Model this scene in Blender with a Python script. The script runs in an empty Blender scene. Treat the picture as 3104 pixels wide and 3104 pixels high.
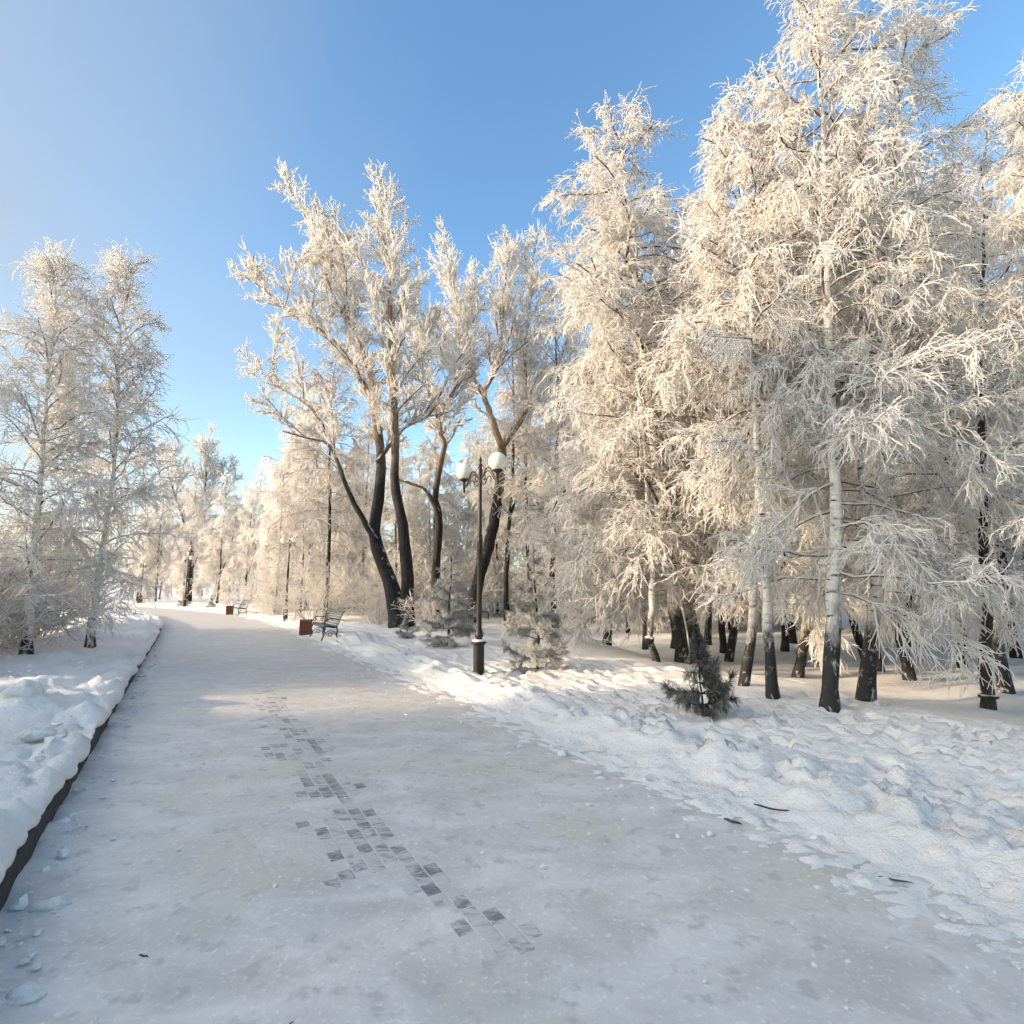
import bpy, math, random
import numpy as np
from mathutils import Vector, Matrix

# ------------------------------------------------------------------ camera, sky, sun, exposure
SC = bpy.context.scene
COL = SC.collection
PITCH = math.atan(0.141)
cam_d = bpy.data.cameras.new("camera")
cam_d.sensor_fit = 'HORIZONTAL'
cam_d.angle = 2 * math.atan(0.966)
cam_d.clip_start = 0.05
cam_d.clip_end = 3000
cam = bpy.data.objects.new("camera", cam_d)
cam.location = (0, 0, 1.6)
cam.rotation_euler = (math.radians(90) + PITCH, 0, 0)
COL.objects.link(cam)
SC.camera = cam

SUN_EL = math.radians(13.5)
SUN_AZ = math.radians(-103)           # from +Y, clockwise positive: left and a little behind
SX, SY, SZ = math.sin(SUN_AZ) * math.cos(SUN_EL), math.cos(SUN_AZ) * math.cos(SUN_EL), math.sin(SUN_EL)
world = bpy.data.worlds.new("World")
SC.world = world
world.use_nodes = True
wn, wl = world.node_tree.nodes, world.node_tree.links
wn.clear()
sky = wn.new('ShaderNodeTexSky')
sky.sky_type = 'NISHITA'
sky.sun_disc = False
sky.sun_elevation = SUN_EL
sky.sun_rotation = SUN_AZ
sky.altitude = 150
sky.air_density = 1.0
sky.dust_density = 0.2
sky.ozone_density = 1.0
hsv = wn.new('ShaderNodeHueSaturation')
hsv.inputs['Saturation'].default_value = 1.2
bg = wn.new('ShaderNodeBackground')
bg.inputs[1].default_value = 0.15
wo = wn.new('ShaderNodeOutputWorld')
wl.new(sky.outputs[0], hsv.inputs['Color'])
# thin veil of ice cloud spread round the sun's side of the sky
wtc = wn.new('ShaderNodeTexCoord')
def wmath(op, a, b=None, c=None):
    m = wn.new('ShaderNodeMath'); m.operation = op
    for i, v in enumerate((a, b, c)):
        if v is None: continue
        if hasattr(v, 'is_output'): wl.new(v, m.inputs[i])
        else: m.inputs[i].default_value = v
    return m.outputs[0]
def wrange(v, a, b, lo=0.0, hi=1.0):
    r = wn.new('ShaderNodeMapRange'); r.interpolation_type = 'SMOOTHSTEP'
    for i, q in enumerate((a, b, lo, hi)): r.inputs[i + 1].default_value = q
    wl.new(v, r.inputs[0]); return r.outputs[0]
wsep = wn.new('ShaderNodeSeparateXYZ'); wl.new(wtc.outputs['Generated'], wsep.inputs[0])
toward = wmath('ADD', wmath('MULTIPLY', wsep.outputs[0], math.sin(SUN_AZ)), wmath('MULTIPLY', wsep.outputs[1], math.cos(SUN_AZ)))
wnoise = wn.new('ShaderNodeTexNoise'); wnoise.inputs['Scale'].default_value = 2.2; wnoise.inputs['Detail'].default_value = 4; wnoise.inputs['Distortion'].default_value = .7
wl.new(wtc.outputs['Generated'], wnoise.inputs['Vector'])
veil = wmath('MULTIPLY', wrange(wmath('ADD', toward, wmath('MULTIPLY', wmath('SUBTRACT', wnoise.outputs[0], .5), .45)), -.05, .85), .88)
glow = wmath('ADD', wrange(toward, .55, 1.0, 0.0, 17.0), 1.38)
vcol = wn.new('ShaderNodeMix'); vcol.data_type = 'RGBA'; vcol.blend_type = 'MULTIPLY'; vcol.inputs[0].default_value = 1.0
vcol.inputs[6].default_value = (1.0, 1.0, .95, 1); wl.new(glow, vcol.inputs[7])
wmix = wn.new('ShaderNodeMix'); wmix.data_type = 'RGBA'
wl.new(veil, wmix.inputs[0]); wl.new(hsv.outputs[0], wmix.inputs[6]); wl.new(vcol.outputs[2], wmix.inputs[7])
hz = wn.new('ShaderNodeMix'); hz.data_type = 'RGBA'; hz.inputs[7].default_value = (1.72, 1.74, 1.78, 1)
wl.new(wrange(wsep.outputs[2], .26, -.01, 0.0, .9), hz.inputs[0]); wl.new(wmix.outputs[2], hz.inputs[6])
wl.new(hz.outputs[2], bg.inputs[0])
wl.new(bg.outputs[0], wo.inputs[0])

sun_d = bpy.data.lights.new("sun", 'SUN')
sun_d.energy = 2.8
sun_d.angle = math.radians(1.0)
sun_d.color = (1.0, 0.78, 0.53)
sun = bpy.data.objects.new("sun", sun_d)
sun.rotation_euler = Vector((SX, SY, SZ)).to_track_quat('Z', 'Y').to_euler()
sun.location = (-30, -8, 20)
COL.objects.link(sun)

SC.view_settings.view_transform = 'Standard'
SC.view_settings.look = 'None'
SC.view_settings.exposure = 1.44
SC.view_settings.gamma = 1.0
SC.render.engine = 'CYCLES'
SC.cycles.max_bounces = 7
SC.cycles.diffuse_bounces = 6
SC.cycles.transmission_bounces = 4
SC.cycles.use_adaptive_sampling = True
SC.cycles.adaptive_threshold = 0.07
SC.cycles.adaptive_min_samples = 24
SC.cycles.use_denoising = True

# ------------------------------------------------------------------ helpers
RNG = np.random.default_rng(7)
random.seed(7)


def mesh_from(name, verts, quads=None, tris=None, mats=(), smooth=True, midx=None):
    verts = np.asarray(verts, np.float32).reshape(-1, 3)
    loops, starts, n = [], [], 0
    if quads is not None and len(quads):
        q = np.asarray(quads, np.int32).reshape(-1, 4)
        loops.append(q.ravel()); starts.append(np.arange(len(q)) * 4); n = q.size
    if tris is not None and len(tris):
        t = np.asarray(tris, np.int32).reshape(-1, 3)
        loops.append(t.ravel()); starts.append(n + np.arange(len(t)) * 3)
    loops = np.concatenate(loops); starts = np.concatenate(starts).astype(np.int32)
    me = bpy.data.meshes.new(name)
    me.vertices.add(len(verts)); me.vertices.foreach_set('co', verts.ravel())
    me.loops.add(len(loops)); me.loops.foreach_set('vertex_index', loops)
    me.polygons.add(len(starts)); me.polygons.foreach_set('loop_start', starts)
    me.polygons.foreach_set('use_smooth', np.full(len(starts), smooth))
    for m in mats:
        me.materials.append(m)
    if midx is not None:
        me.polygons.foreach_set('material_index', np.asarray(midx, np.int32))
    me.update(calc_edges=True)
    return me


class MB:
    """collects shapes that become one mesh"""
    def __init__(s): s.v, s.q, s.t, s.n = [], [], [], 0
    def add(s, v, q=None, t=None):
        v = np.asarray(v, float).reshape(-1, 3)
        if q is not None and len(q): s.q.append(np.asarray(q, int).reshape(-1, 4) + s.n)
        if t is not None and len(t): s.t.append(np.asarray(t, int).reshape(-1, 3) + s.n)
        s.v.append(v); s.n += len(v)
        return s
    def box(s, c, d, rot=None):
        x, y, z = np.array(d) / 2
        v = np.array([(-x, -y, -z), (x, -y, -z), (x, y, -z), (-x, y, -z), (-x, -y, z), (x, -y, z), (x, y, z), (-x, y, z)])
        if rot is not None: v = v @ np.array(rot).T
        return s.add(v + np.array(c), [(3, 2, 1, 0), (4, 5, 6, 7), (0, 1, 5, 4), (1, 2, 6, 5), (2, 3, 7, 6), (3, 0, 4, 7)])
    def lathe(s, prof, seg=16, c=(0, 0, 0)):
        a = np.linspace(0, 2 * np.pi, seg, endpoint=False)
        v = np.array([[(r * math.cos(t), r * math.sin(t), z) for t in a] for r, z in prof]) + np.array(c)
        q = [(i * seg + j, i * seg + (j + 1) % seg, (i + 1) * seg + (j + 1) % seg, (i + 1) * seg + j)
             for i in range(len(prof) - 1) for j in range(seg)]
        return s.add(v, q)
    def tube(s, pts, r, sides=6):
        P = np.asarray(pts, float)[None]; R = np.broadcast_to(np.asarray(r, float), (1, P.shape[1]))
        v, q = tubes(P, R, sides); return s.add(v, q)
    def mesh(s, name, mats=(), smooth=True):
        return mesh_from(name, np.concatenate(s.v), np.concatenate(s.q) if s.q else None,
                         np.concatenate(s.t) if s.t else None, mats, smooth)


def norm(a):
    return a / np.maximum(np.linalg.norm(a, axis=-1, keepdims=True), 1e-9)


def tubes(P, R, sides=3):
    """P (N,K,3) centre lines, R (N,K) radii -> verts, quads"""
    N, K, _ = P.shape
    T = norm(np.gradient(P, axis=1))
    ref = np.where(np.abs(norm(P[:, -1] - P[:, 0])[:, 2:3]) > .8, np.array([[1., 0, 0]]), np.array([[0, 0, 1.]]))[:, None, :]
    U = norm(np.cross(T, np.broadcast_to(ref, T.shape)))
    W = np.cross(T, U)
    a = np.linspace(0, 2 * np.pi, sides, endpoint=False) + .5
    V = P[:, :, None, :] + R[:, :, None, None] * (U[:, :, None, :] * np.cos(a)[None, None, :, None] + W[:, :, None, :] * np.sin(a)[None, None, :, None])
    base = (np.arange(N) * K * sides)[:, None, None] + (np.arange(K - 1) * sides)[None, :, None]
    j = np.arange(sides)[None, None, :]; j2 = (j + 1) % sides
    Q = np.stack([base + j, base + j2, base + sides + j2, base + sides + j], -1)
    return V.reshape(-1, 3), Q.reshape(-1, 4)


def ob(name, me, parent=None, loc=None, rot=None, scale=None, **props):
    o = bpy.data.objects.new(name, me)
    COL.objects.link(o)
    if parent is not None: o.parent = parent
    if loc is not None: o.location = loc
    if rot is not None: o.rotation_euler = rot
    if scale is not None: o.scale = scale
    for k, v in props.items():
        if v is not None: o[k] = v
    return o


def thing(name, label, cat, loc, rz=0.0, group=None, scale=None):
    return ob(name, None, None, loc, (0, 0, rz), scale, label=label, category=cat, group=group)


def copy_thing(src, label, loc, rz, scale=(1, 1, 1), group=None):
    c = src.copy(); COL.objects.link(c)
    c.location = loc; c.rotation_euler = (0, 0, rz); c.scale = scale; c['label'] = label
    if group: c['group'] = group
    for ch in src.children:
        d = ch.copy(); COL.objects.link(d); d.parent = c
        for g in ch.children:
            e = g.copy(); COL.objects.link(e); e.parent = d
    return c


# numpy perlin
PERM = RNG.permutation(512); GA = RNG.uniform(0, 2 * np.pi, 512); GX, GY = np.cos(GA), np.sin(GA)


def perlin(x, y):
    xi = np.floor(x).astype(int); yi = np.floor(y).astype(int); xf = x - xi; yf = y - yi
    u = xf ** 3 * (xf * (xf * 6 - 15) + 10); v = yf ** 3 * (yf * (yf * 6 - 15) + 10)
    def g(a, b):
        h = PERM[(PERM[(xi + a) & 511] + yi + b) & 511]
        return GX[h] * (xf - a) + GY[h] * (yf - b)
    return ((g(0, 0) * (1 - u) + g(1, 0) * u) * (1 - v) + (g(0, 1) * (1 - u) + g(1, 1) * u) * v) * 1.4


def fbm(x, y, o=4, gain=.5):
    s, a = 0, 1.0
    for i in range(o):
        s = s + a * perlin(x * 2 ** i + 17.3 * i, y * 2 ** i - 9.1 * i); a *= gain
    return s


def ss(a, b, x):
    q = np.clip((x - a) / (b - a), 0, 1); return q * q * (3 - 2 * q)


# ------------------------------------------------------------------ materials
def mat(name):
    m = bpy.data.materials.new(name); m.use_nodes = True
    nt = m.node_tree; b = nt.nodes['Principled BSDF']
    return m, nt, nt.nodes, nt.links, b


def noise(n, l, scale, detail=4, rough=.55, vec=None, dist=0.0):
    t = n.new('ShaderNodeTexNoise'); t.inputs['Scale'].default_value = scale
    t.inputs['Detail'].default_value = detail; t.inputs['Roughness'].default_value = rough
    t.inputs['Distortion'].default_value = dist
    if vec is not None: l.new(vec, t.inputs['Vector'])
    return t


def ramp(n, l, fac, stops):
    r = n.new('ShaderNodeValToRGB'); e = r.color_ramp.elements
    while len(e) < len(stops): e.new(.5)
    for q, (p, c) in zip(e, stops):
        q.position = p; q.color = (c[0], c[1], c[2], 1) if hasattr(c, '__len__') else (c, c, c, 1)
    l.new(fac, r.inputs[0]); return r


def mixc(n, l, fac, a, b):
    m = n.new('ShaderNodeMix'); m.data_type = 'RGBA'
    if hasattr(fac, 'is_output'): l.new(fac, m.inputs[0])
    else: m.inputs[0].default_value = fac
    for s, i in ((a, 6), (b, 7)):
        if hasattr(s, 'is_output'): l.new(s, m.inputs[i])
        else: m.inputs[i].default_value = (*s, 1)
    return m.outputs[2]


def math_n(n, l, op, a, b=None, clamp=False):
    m = n.new('ShaderNodeMath'); m.operation = op; m.use_clamp = clamp
    for i, s in enumerate((a, b)):
        if s is None: continue
        if hasattr(s, 'is_output'): l.new(s, m.inputs[i])
        else: m.inputs[i].default_value = s
    return m.outputs[0]


def bump(n, l, b, h, strength=.5, dist=.02):
    k = n.new('ShaderNodeBump'); k.inputs['Strength'].default_value = strength; k.inputs['Distance'].default_value = dist
    l.new(h, k.inputs['Height']); l.new(k.outputs[0], b.inputs['Normal']); return k


def coords(n, kind='Object'):
    return n.new('ShaderNodeTexCoord').outputs[kind]


def vscale(n, l, vec, s):
    m = n.new('ShaderNodeVectorMath'); m.operation = 'MULTIPLY'; l.new(vec, m.inputs[0]); m.inputs[1].default_value = s
    return m.outputs[0]


def m_snow():
    m, nt, n, l, b = mat('snow')
    c = coords(n)
    a = noise(n, l, .9, 5, .6, c)
    r = ramp(n, l, a.outputs[0], [(.3, (.80, .75, .69)), (.7, (.88, .825, .76))])
    l.new(r.outputs[0], b.inputs['Base Color'])
    b.inputs['Roughness'].default_value = .7
    b.inputs['Specular IOR Level'].default_value = .25
    f = noise(n, l, 21, 7, .68, c, .4); bump(n, l, b, f.outputs[0], .75, .035)
    return m


def m_path():
    m, nt, n, l, b = mat('packed_snow_ice')
    c = coords(n)
    st = n.new('ShaderNodeMapping'); st.inputs['Rotation'].default_value = (0, 0, math.radians(8)); st.inputs['Scale'].default_value = (.8, 1.35, 1)
    l.new(c, st.inputs[0])
    big = noise(n, l, .75, 5, .6, c)
    streak = noise(n, l, 2.2, 7, .62, st.outputs[0], .6)
    base = ramp(n, l, streak.outputs[0], [(.36, (.52, .475, .435)), (.50, (.61, .56, .515)), (.64, (.70, .645, .595))])
    yel = ramp(n, l, big.outputs[0], [(.50, 0.0), (.62, .8)])
    col = mixc(n, l, yel.outputs[0], base.outputs[0], (.59, .54, .44))
    g = noise(n, l, 26, 5, .7, c)
    gr = ramp(n, l, g.outputs[0], [(.56, 0.0), (.66, .6)])
    col = mixc(n, l, gr.outputs[0], col, (.85, .80, .745))
    d = noise(n, l, 7, 4, .6, c)
    dr = ramp(n, l, d.outputs[0], [(.34, .6), (.43, 0.0)])
    col = mixc(n, l, dr.outputs[0], col, (.40, .37, .345))
    l.new(col, b.inputs['Base Color'])
    rr = ramp(n, l, streak.outputs[0], [(.3, .36), (.7, .62)])
    l.new(rr.outputs[0], b.inputs['Roughness'])
    b.inputs['Specular IOR Level'].default_value = .3
    h = math_n(n, l, 'ADD', math_n(n, l, 'MULTIPLY', g.outputs[0], .5), d.outputs[0])
    bump(n, l, b, h, .45, .012)
    return m


def m_paver():
    m, nt, n, l, b = mat('icy_dark_paver')
    c = n.new('ShaderNodeNewGeometry').outputs['Position']
    rnd = n.new('ShaderNodeObjectInfo').outputs['Random']
    g = noise(n, l, 120, 3, .6, c)
    dark = ramp(n, l, g.outputs[0], [(.3, (.085, .085, .088)), (.7, (.17, .17, .17))])
    st = n.new('ShaderNodeMapping'); st.inputs['Scale'].default_value = (.8, 1.9, 1); l.new(c, st.inputs[0])
    ice = noise(n, l, 9, 7, .72, st.outputs[0], .8)
    sh = math_n(n, l, 'ADD', ice.outputs[0], math_n(n, l, 'MULTIPLY', math_n(n, l, 'SUBTRACT', rnd, .5), .2))
    f = ramp(n, l, sh, [(.35, .10), (.45, .50), (.54, .95)])
    col = mixc(n, l, f.outputs[0], dark.outputs[0], (.59, .545, .50))
    l.new(col, b.inputs['Base Color']); b.inputs['Roughness'].default_value = .38
    bump(n, l, b, ice.outputs[0], .3, .006)
    return m


def m_frost(name, lo, hi, white=(.95, .915, .865), brown=(.17, .125, .10)):
    """hoar frost on bark: bare below, crusted above"""
    m, nt, n, l, b = mat(name)
    g = n.new('ShaderNodeNewGeometry')
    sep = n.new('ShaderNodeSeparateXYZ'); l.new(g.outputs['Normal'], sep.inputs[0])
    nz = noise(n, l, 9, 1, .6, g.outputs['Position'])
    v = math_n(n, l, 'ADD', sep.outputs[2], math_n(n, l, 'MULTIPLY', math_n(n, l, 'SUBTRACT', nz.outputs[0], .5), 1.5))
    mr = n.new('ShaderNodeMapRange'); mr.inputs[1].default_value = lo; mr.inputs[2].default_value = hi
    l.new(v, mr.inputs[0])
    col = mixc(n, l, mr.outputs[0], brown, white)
    l.new(col, b.inputs['Base Color']); b.inputs['Roughness'].default_value = .8
    b.inputs['Specular IOR Level'].default_value = .15
    tr = n.new('ShaderNodeBsdfTranslucent'); l.new(col, tr.inputs[0])
    ms = n.new('ShaderNodeMixShader'); ms.inputs[0].default_value = .55
    l.new(b.outputs[0], ms.inputs[1]); l.new(tr.outputs[0], ms.inputs[2])
    l.new(ms.outputs[0], n['Material Output'].inputs[0])
    return m


def m_birch(name='birch_bark', base_dark=1.1):
    m, nt, n, l, b = mat(name)
    c = coords(n)
    marks = noise(n, l, 1, 4, .6, vscale(n, l, c, (5, 5, 22)), .4)
    mk = ramp(n, l, marks.outputs[0], [(.33, (.02, .018, .016)), (.41, (.60, .55, .47)), (.7, (.74, .70, .63))])
    big = noise(n, l, 1, 5, .7, vscale(n, l, c, (9, 9, 5)), 1.0)
    dk = ramp(n, l, big.outputs[0], [(.55, (.016, .014, .013)), (.66, (.50, .47, .42))])
    sep = n.new('ShaderNodeSeparateXYZ'); l.new(c, sep.inputs[0])
    wob = noise(n, l, 1, 4, .7, vscale(n, l, c, (7, 7, 3)))
    z = math_n(n, l, 'ADD', sep.outputs[2], math_n(n, l, 'MULTIPLY', math_n(n, l, 'SUBTRACT', wob.outputs[0], .5), 1.3))
    mr = n.new('ShaderNodeMapRange'); mr.inputs[1].default_value = base_dark * .75; mr.inputs[2].default_value = base_dark * 1.25
    l.new(z, mr.inputs[0])
    col = mixc(n, l, mr.outputs[0], dk.outputs[0], mk.outputs[0])
    l.new(col, b.inputs['Base Color']); b.inputs['Roughness'].default_value = .75
    bump(n, l, b, big.outputs[0], .6, .02)
    return m


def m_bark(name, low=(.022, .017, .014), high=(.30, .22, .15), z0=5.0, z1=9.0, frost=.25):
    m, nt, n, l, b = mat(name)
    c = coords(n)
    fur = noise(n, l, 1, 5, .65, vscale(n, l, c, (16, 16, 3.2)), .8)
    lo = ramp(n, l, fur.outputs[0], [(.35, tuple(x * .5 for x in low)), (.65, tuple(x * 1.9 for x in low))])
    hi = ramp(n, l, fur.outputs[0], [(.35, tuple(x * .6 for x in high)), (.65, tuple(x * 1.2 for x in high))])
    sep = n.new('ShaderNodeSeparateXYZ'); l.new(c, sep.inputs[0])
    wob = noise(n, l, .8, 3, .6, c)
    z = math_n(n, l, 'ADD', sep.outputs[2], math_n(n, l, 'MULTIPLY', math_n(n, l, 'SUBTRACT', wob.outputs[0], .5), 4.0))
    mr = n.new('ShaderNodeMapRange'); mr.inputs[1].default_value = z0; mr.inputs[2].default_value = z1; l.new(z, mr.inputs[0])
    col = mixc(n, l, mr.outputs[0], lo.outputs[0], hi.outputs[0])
    g = n.new('ShaderNodeNewGeometry'); s2 = n.new('ShaderNodeSeparateXYZ'); l.new(g.outputs['Normal'], s2.inputs[0])
    fn = noise(n, l, 6, 4, .7, c)
    fz = math_n(n, l, 'ADD', s2.outputs[2], math_n(n, l, 'MULTIPLY', math_n(n, l, 'SUBTRACT', fn.outputs[0], .5), 1.6))
    fr = n.new('ShaderNodeMapRange'); fr.inputs[1].default_value = .62 - frost; fr.inputs[2].default_value = .95 - frost; l.new(fz, fr.inputs[0])
    col = mixc(n, l, fr.outputs[0], col, (.82, .82, .84))
    l.new(col, b.inputs['Base Color']); b.inputs['Roughness'].default_value = .85
    bump(n, l, b, fur.outputs[0], 1.0, .05)
    return m


def m_plain(name, col, rough=.5, metal=0.0, var=.25, scale=20, bmp=0.0):
    m, nt, n, l, b = mat(name)
    c = coords(n); t = noise(n, l, scale, 4, .6, c)
    r = ramp(n, l, t.outputs[0], [(.3, tuple(x * (1 - var) for x in col)), (.7, tuple(min(1, x * (1 + var)) for x in col))])
    l.new(r.outputs[0], b.inputs['Base Color']); b.inputs['Roughness'].default_value = rough; b.inputs['Metallic'].default_value = metal
    if bmp: bump(n, l, b, t.outputs[0], bmp, .01)
    return m


def m_wood(name, col):
    m, nt, n, l, b = mat(name)
    c = coords(n); t = noise(n, l, 1, 5, .6, vscale(n, l, c, (60, 60, 6)))
    r = ramp(n, l, t.outputs[0], [(.3, tuple(x * .6 for x in col)), (.7, tuple(x * 1.2 for x in col))])
    l.new(r.outputs[0], b.inputs['Base Color']); b.inputs['Roughness'].default_value = .55
    return m


def m_needles(name, lo, hi, green=(.10, .11, .075)):
    return m_frost(name, lo, hi, (.85, .83, .79), green)


SNOW = m_snow()
PATHM = m_path()
PAVER = m_paver()
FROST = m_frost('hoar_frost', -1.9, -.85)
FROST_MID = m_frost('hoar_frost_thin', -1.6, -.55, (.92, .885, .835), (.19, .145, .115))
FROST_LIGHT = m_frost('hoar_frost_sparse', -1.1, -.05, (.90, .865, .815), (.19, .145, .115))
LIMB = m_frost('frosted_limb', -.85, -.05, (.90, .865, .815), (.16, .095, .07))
BIRCH = m_birch()
BIRCH_S = m_birch('birch_bark_slim', .9)
BIRCH_L = m_birch('birch_bark_riverside', .22)
BARK = m_bark('dark_poplar_bark', (.016, .012, .0095), (.34, .235, .145))  # bark darker near the foot, deepened further to stand in for shade there
BARK_D = m_bark('dark_wood_bark', (.022, .018, .016), (.10, .08, .065), 5, 9, .2)
BARK_P = m_bark('brown_bark', (.035, .024, .017), (.12, .085, .06), 4, 9, .15)
IRON = m_plain('dark_brown_iron', (.014, .010, .008), .5, .0, .3, 30)
BLACK = m_plain('black_iron', (.012, .012, .013), .45, .0, .3, 30)
GLOBE, _nt, _n, _l, _b = mat('opal_globe')
_b.inputs['Base Color'].default_value = (.80, .755, .63, 1); _b.inputs['Roughness'].default_value = .12
_b.inputs['Subsurface Weight'].default_value = .25; _b.inputs['Subsurface Radius'].default_value = (.06, .05, .035)
SLAT = m_wood('grey_green_slat', (.085, .095, .088))
BINWOOD = m_wood('red_brown_wood', (.25, .068, .03))
KERB = m_plain('dark_kerb_stone', (.028, .026, .024), .8, 0, .5, 14, .6)
TWIG = m_plain('bare_twig', (.05, .042, .036), .8)
NEEDLE = m_needles('pine_needles', -.15, 1.6, (.065, .08, .05))
NEEDLE_F = m_needles('frosted_pine_needles', -1.0, .6, (.15, .135, .095))
NEEDLE_F2 = m_needles('white_pine_needles', -1.3, .1, (.17, .15, .11))
PINEBARK = m_plain('sapling_bark', (.045, .036, .028), .85)
ROCKM = m_plain('icy_grey_lump', (.62, .60, .55), .7, 0, .4, 9, .6)

# ------------------------------------------------------------------ lie of the land
KP = np.array([(3.58, -7.2), (-2.37, 2.6), (-7.35, 10.8), (-12.27, 18.9), (-15.2, 23.3), (-19.1, 28.2), (-24.0, 33.0), (-30.0, 38.2),
               (-38.0, 44.0), (-50.0, 51.0), (-70.0, 60.0), (-140, 88.0), (-400, 170.)], float)


def curve(P, n):
    out = []
    for i in range(len(P) - 1):
        p0, p1, p2, p3 = P[max(i - 1, 0)], P[i], P[i + 1], P[min(i + 2, len(P) - 1)]
        for t in np.linspace(0, 1, n, endpoint=False):
            out.append(.5 * ((2 * p1) + (-p0 + p2) * t + (2 * p0 - 5 * p1 + 4 * p2 - p3) * t * t + (-p0 + 3 * p1 - 3 * p2 + p3) * t ** 3))
    out.append(P[-1]); return np.array(out)


KC = curve(KP, 12)
SEG = np.r_[0, np.cumsum(np.linalg.norm(np.diff(KC, axis=0), axis=1))]


def st_of(x, y):
    sh = np.shape(x); x = np.asarray(x, float).ravel(); y = np.asarray(y, float).ravel()
    best = np.full(x.shape, 1e9); S = np.zeros_like(x); T = np.zeros_like(x)
    for i in range(len(KC) - 1):
        a = KC[i]; d = KC[i + 1] - a; L = np.hypot(*d); d = d / L
        q = np.clip((x - a[0]) * d[0] + (y - a[1]) * d[1], -1e9 if i == 0 else 0, 1e9 if i == len(KC) - 2 else L)
        ex = x - a[0] - q * d[0]; ey = y - a[1] - q * d[1]; D = np.hypot(ex, ey)
        sg = np.where(d[1] * ex - d[0] * ey >= 0, 1, -1); m = D < best
        best[m] = D[m]; S[m] = (SEG[i] + q)[m]; T[m] = (sg * D)[m]
    return S.reshape(sh), T.reshape(sh)


def xy_of(s, t):
    s = np.asarray(s, float); t = np.asarray(t, float)
    x = np.interp(s, SEG, KC[:, 0]); y = np.interp(s, SEG, KC[:, 1])
    dx = np.interp(s + .6, SEG, KC[:, 0]) - np.interp(s - .6, SEG, KC[:, 0]); dy = np.interp(s + .6, SEG, KC[:, 1]) - np.interp(s - .6, SEG, KC[:, 1])
    L = np.hypot(dx, dy); return x + t * dy / L, y - t * dx / L


def height(x, y, ST=None):
    x = np.asarray(x, float); y = np.asarray(y, float); S, T = ST if ST is not None else st_of(x, y)
    z = np.where(T >= 0, .12 * ss(4.1, 5.0, T) + .08 * ss(5, 7.4, T) - .34 * ss(7.6, 11, T) * (1 - .5 * ss(22, 40, S)), 0)
    z = z + np.where(T > 0, .28 * np.exp(-(((x - 1.5) / 1.3) ** 2 + ((y - 12.6) / 1.1) ** 2)), 0)
    z = z + np.where(T > 0, .20 * np.exp(-(((x + 4.3) / .75) ** 2 + ((y - 14.9) / .55) ** 2)), 0)
    return np.where(T < 0, .32 * ss(0, -.3, T) + .12 * ss(-.3, -1.4, T) - 2.6 * ss(-1.9, -8, T), z)


def gz(x, y): return float(height(np.array([x]), np.array([y]))[0])


UD = np.array([-.5233, .8521]); ND = np.array([.8521, .5233]); ORG = np.array([-2.5, 2.6])


def grow_axis(c, lo, hi, dmin, k, flat=0.0):
    out = [c]; x = c
    while x < hi:
        x += max(dmin, k * max(0, x - c - flat)); out.append(x)
    x = c; neg = []
    while x > lo:
        x -= max(dmin, k * max(0, c - x - flat)); neg.append(x)
    return np.array(neg[::-1] + out)


def grid_faces(na, nb):
    i = np.arange(na - 1)[:, None] * nb + np.arange(nb - 1)[None, :]
    return np.stack([i, i + nb, i + nb + 1, i + 1], -1).reshape(-1, 4)


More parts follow.
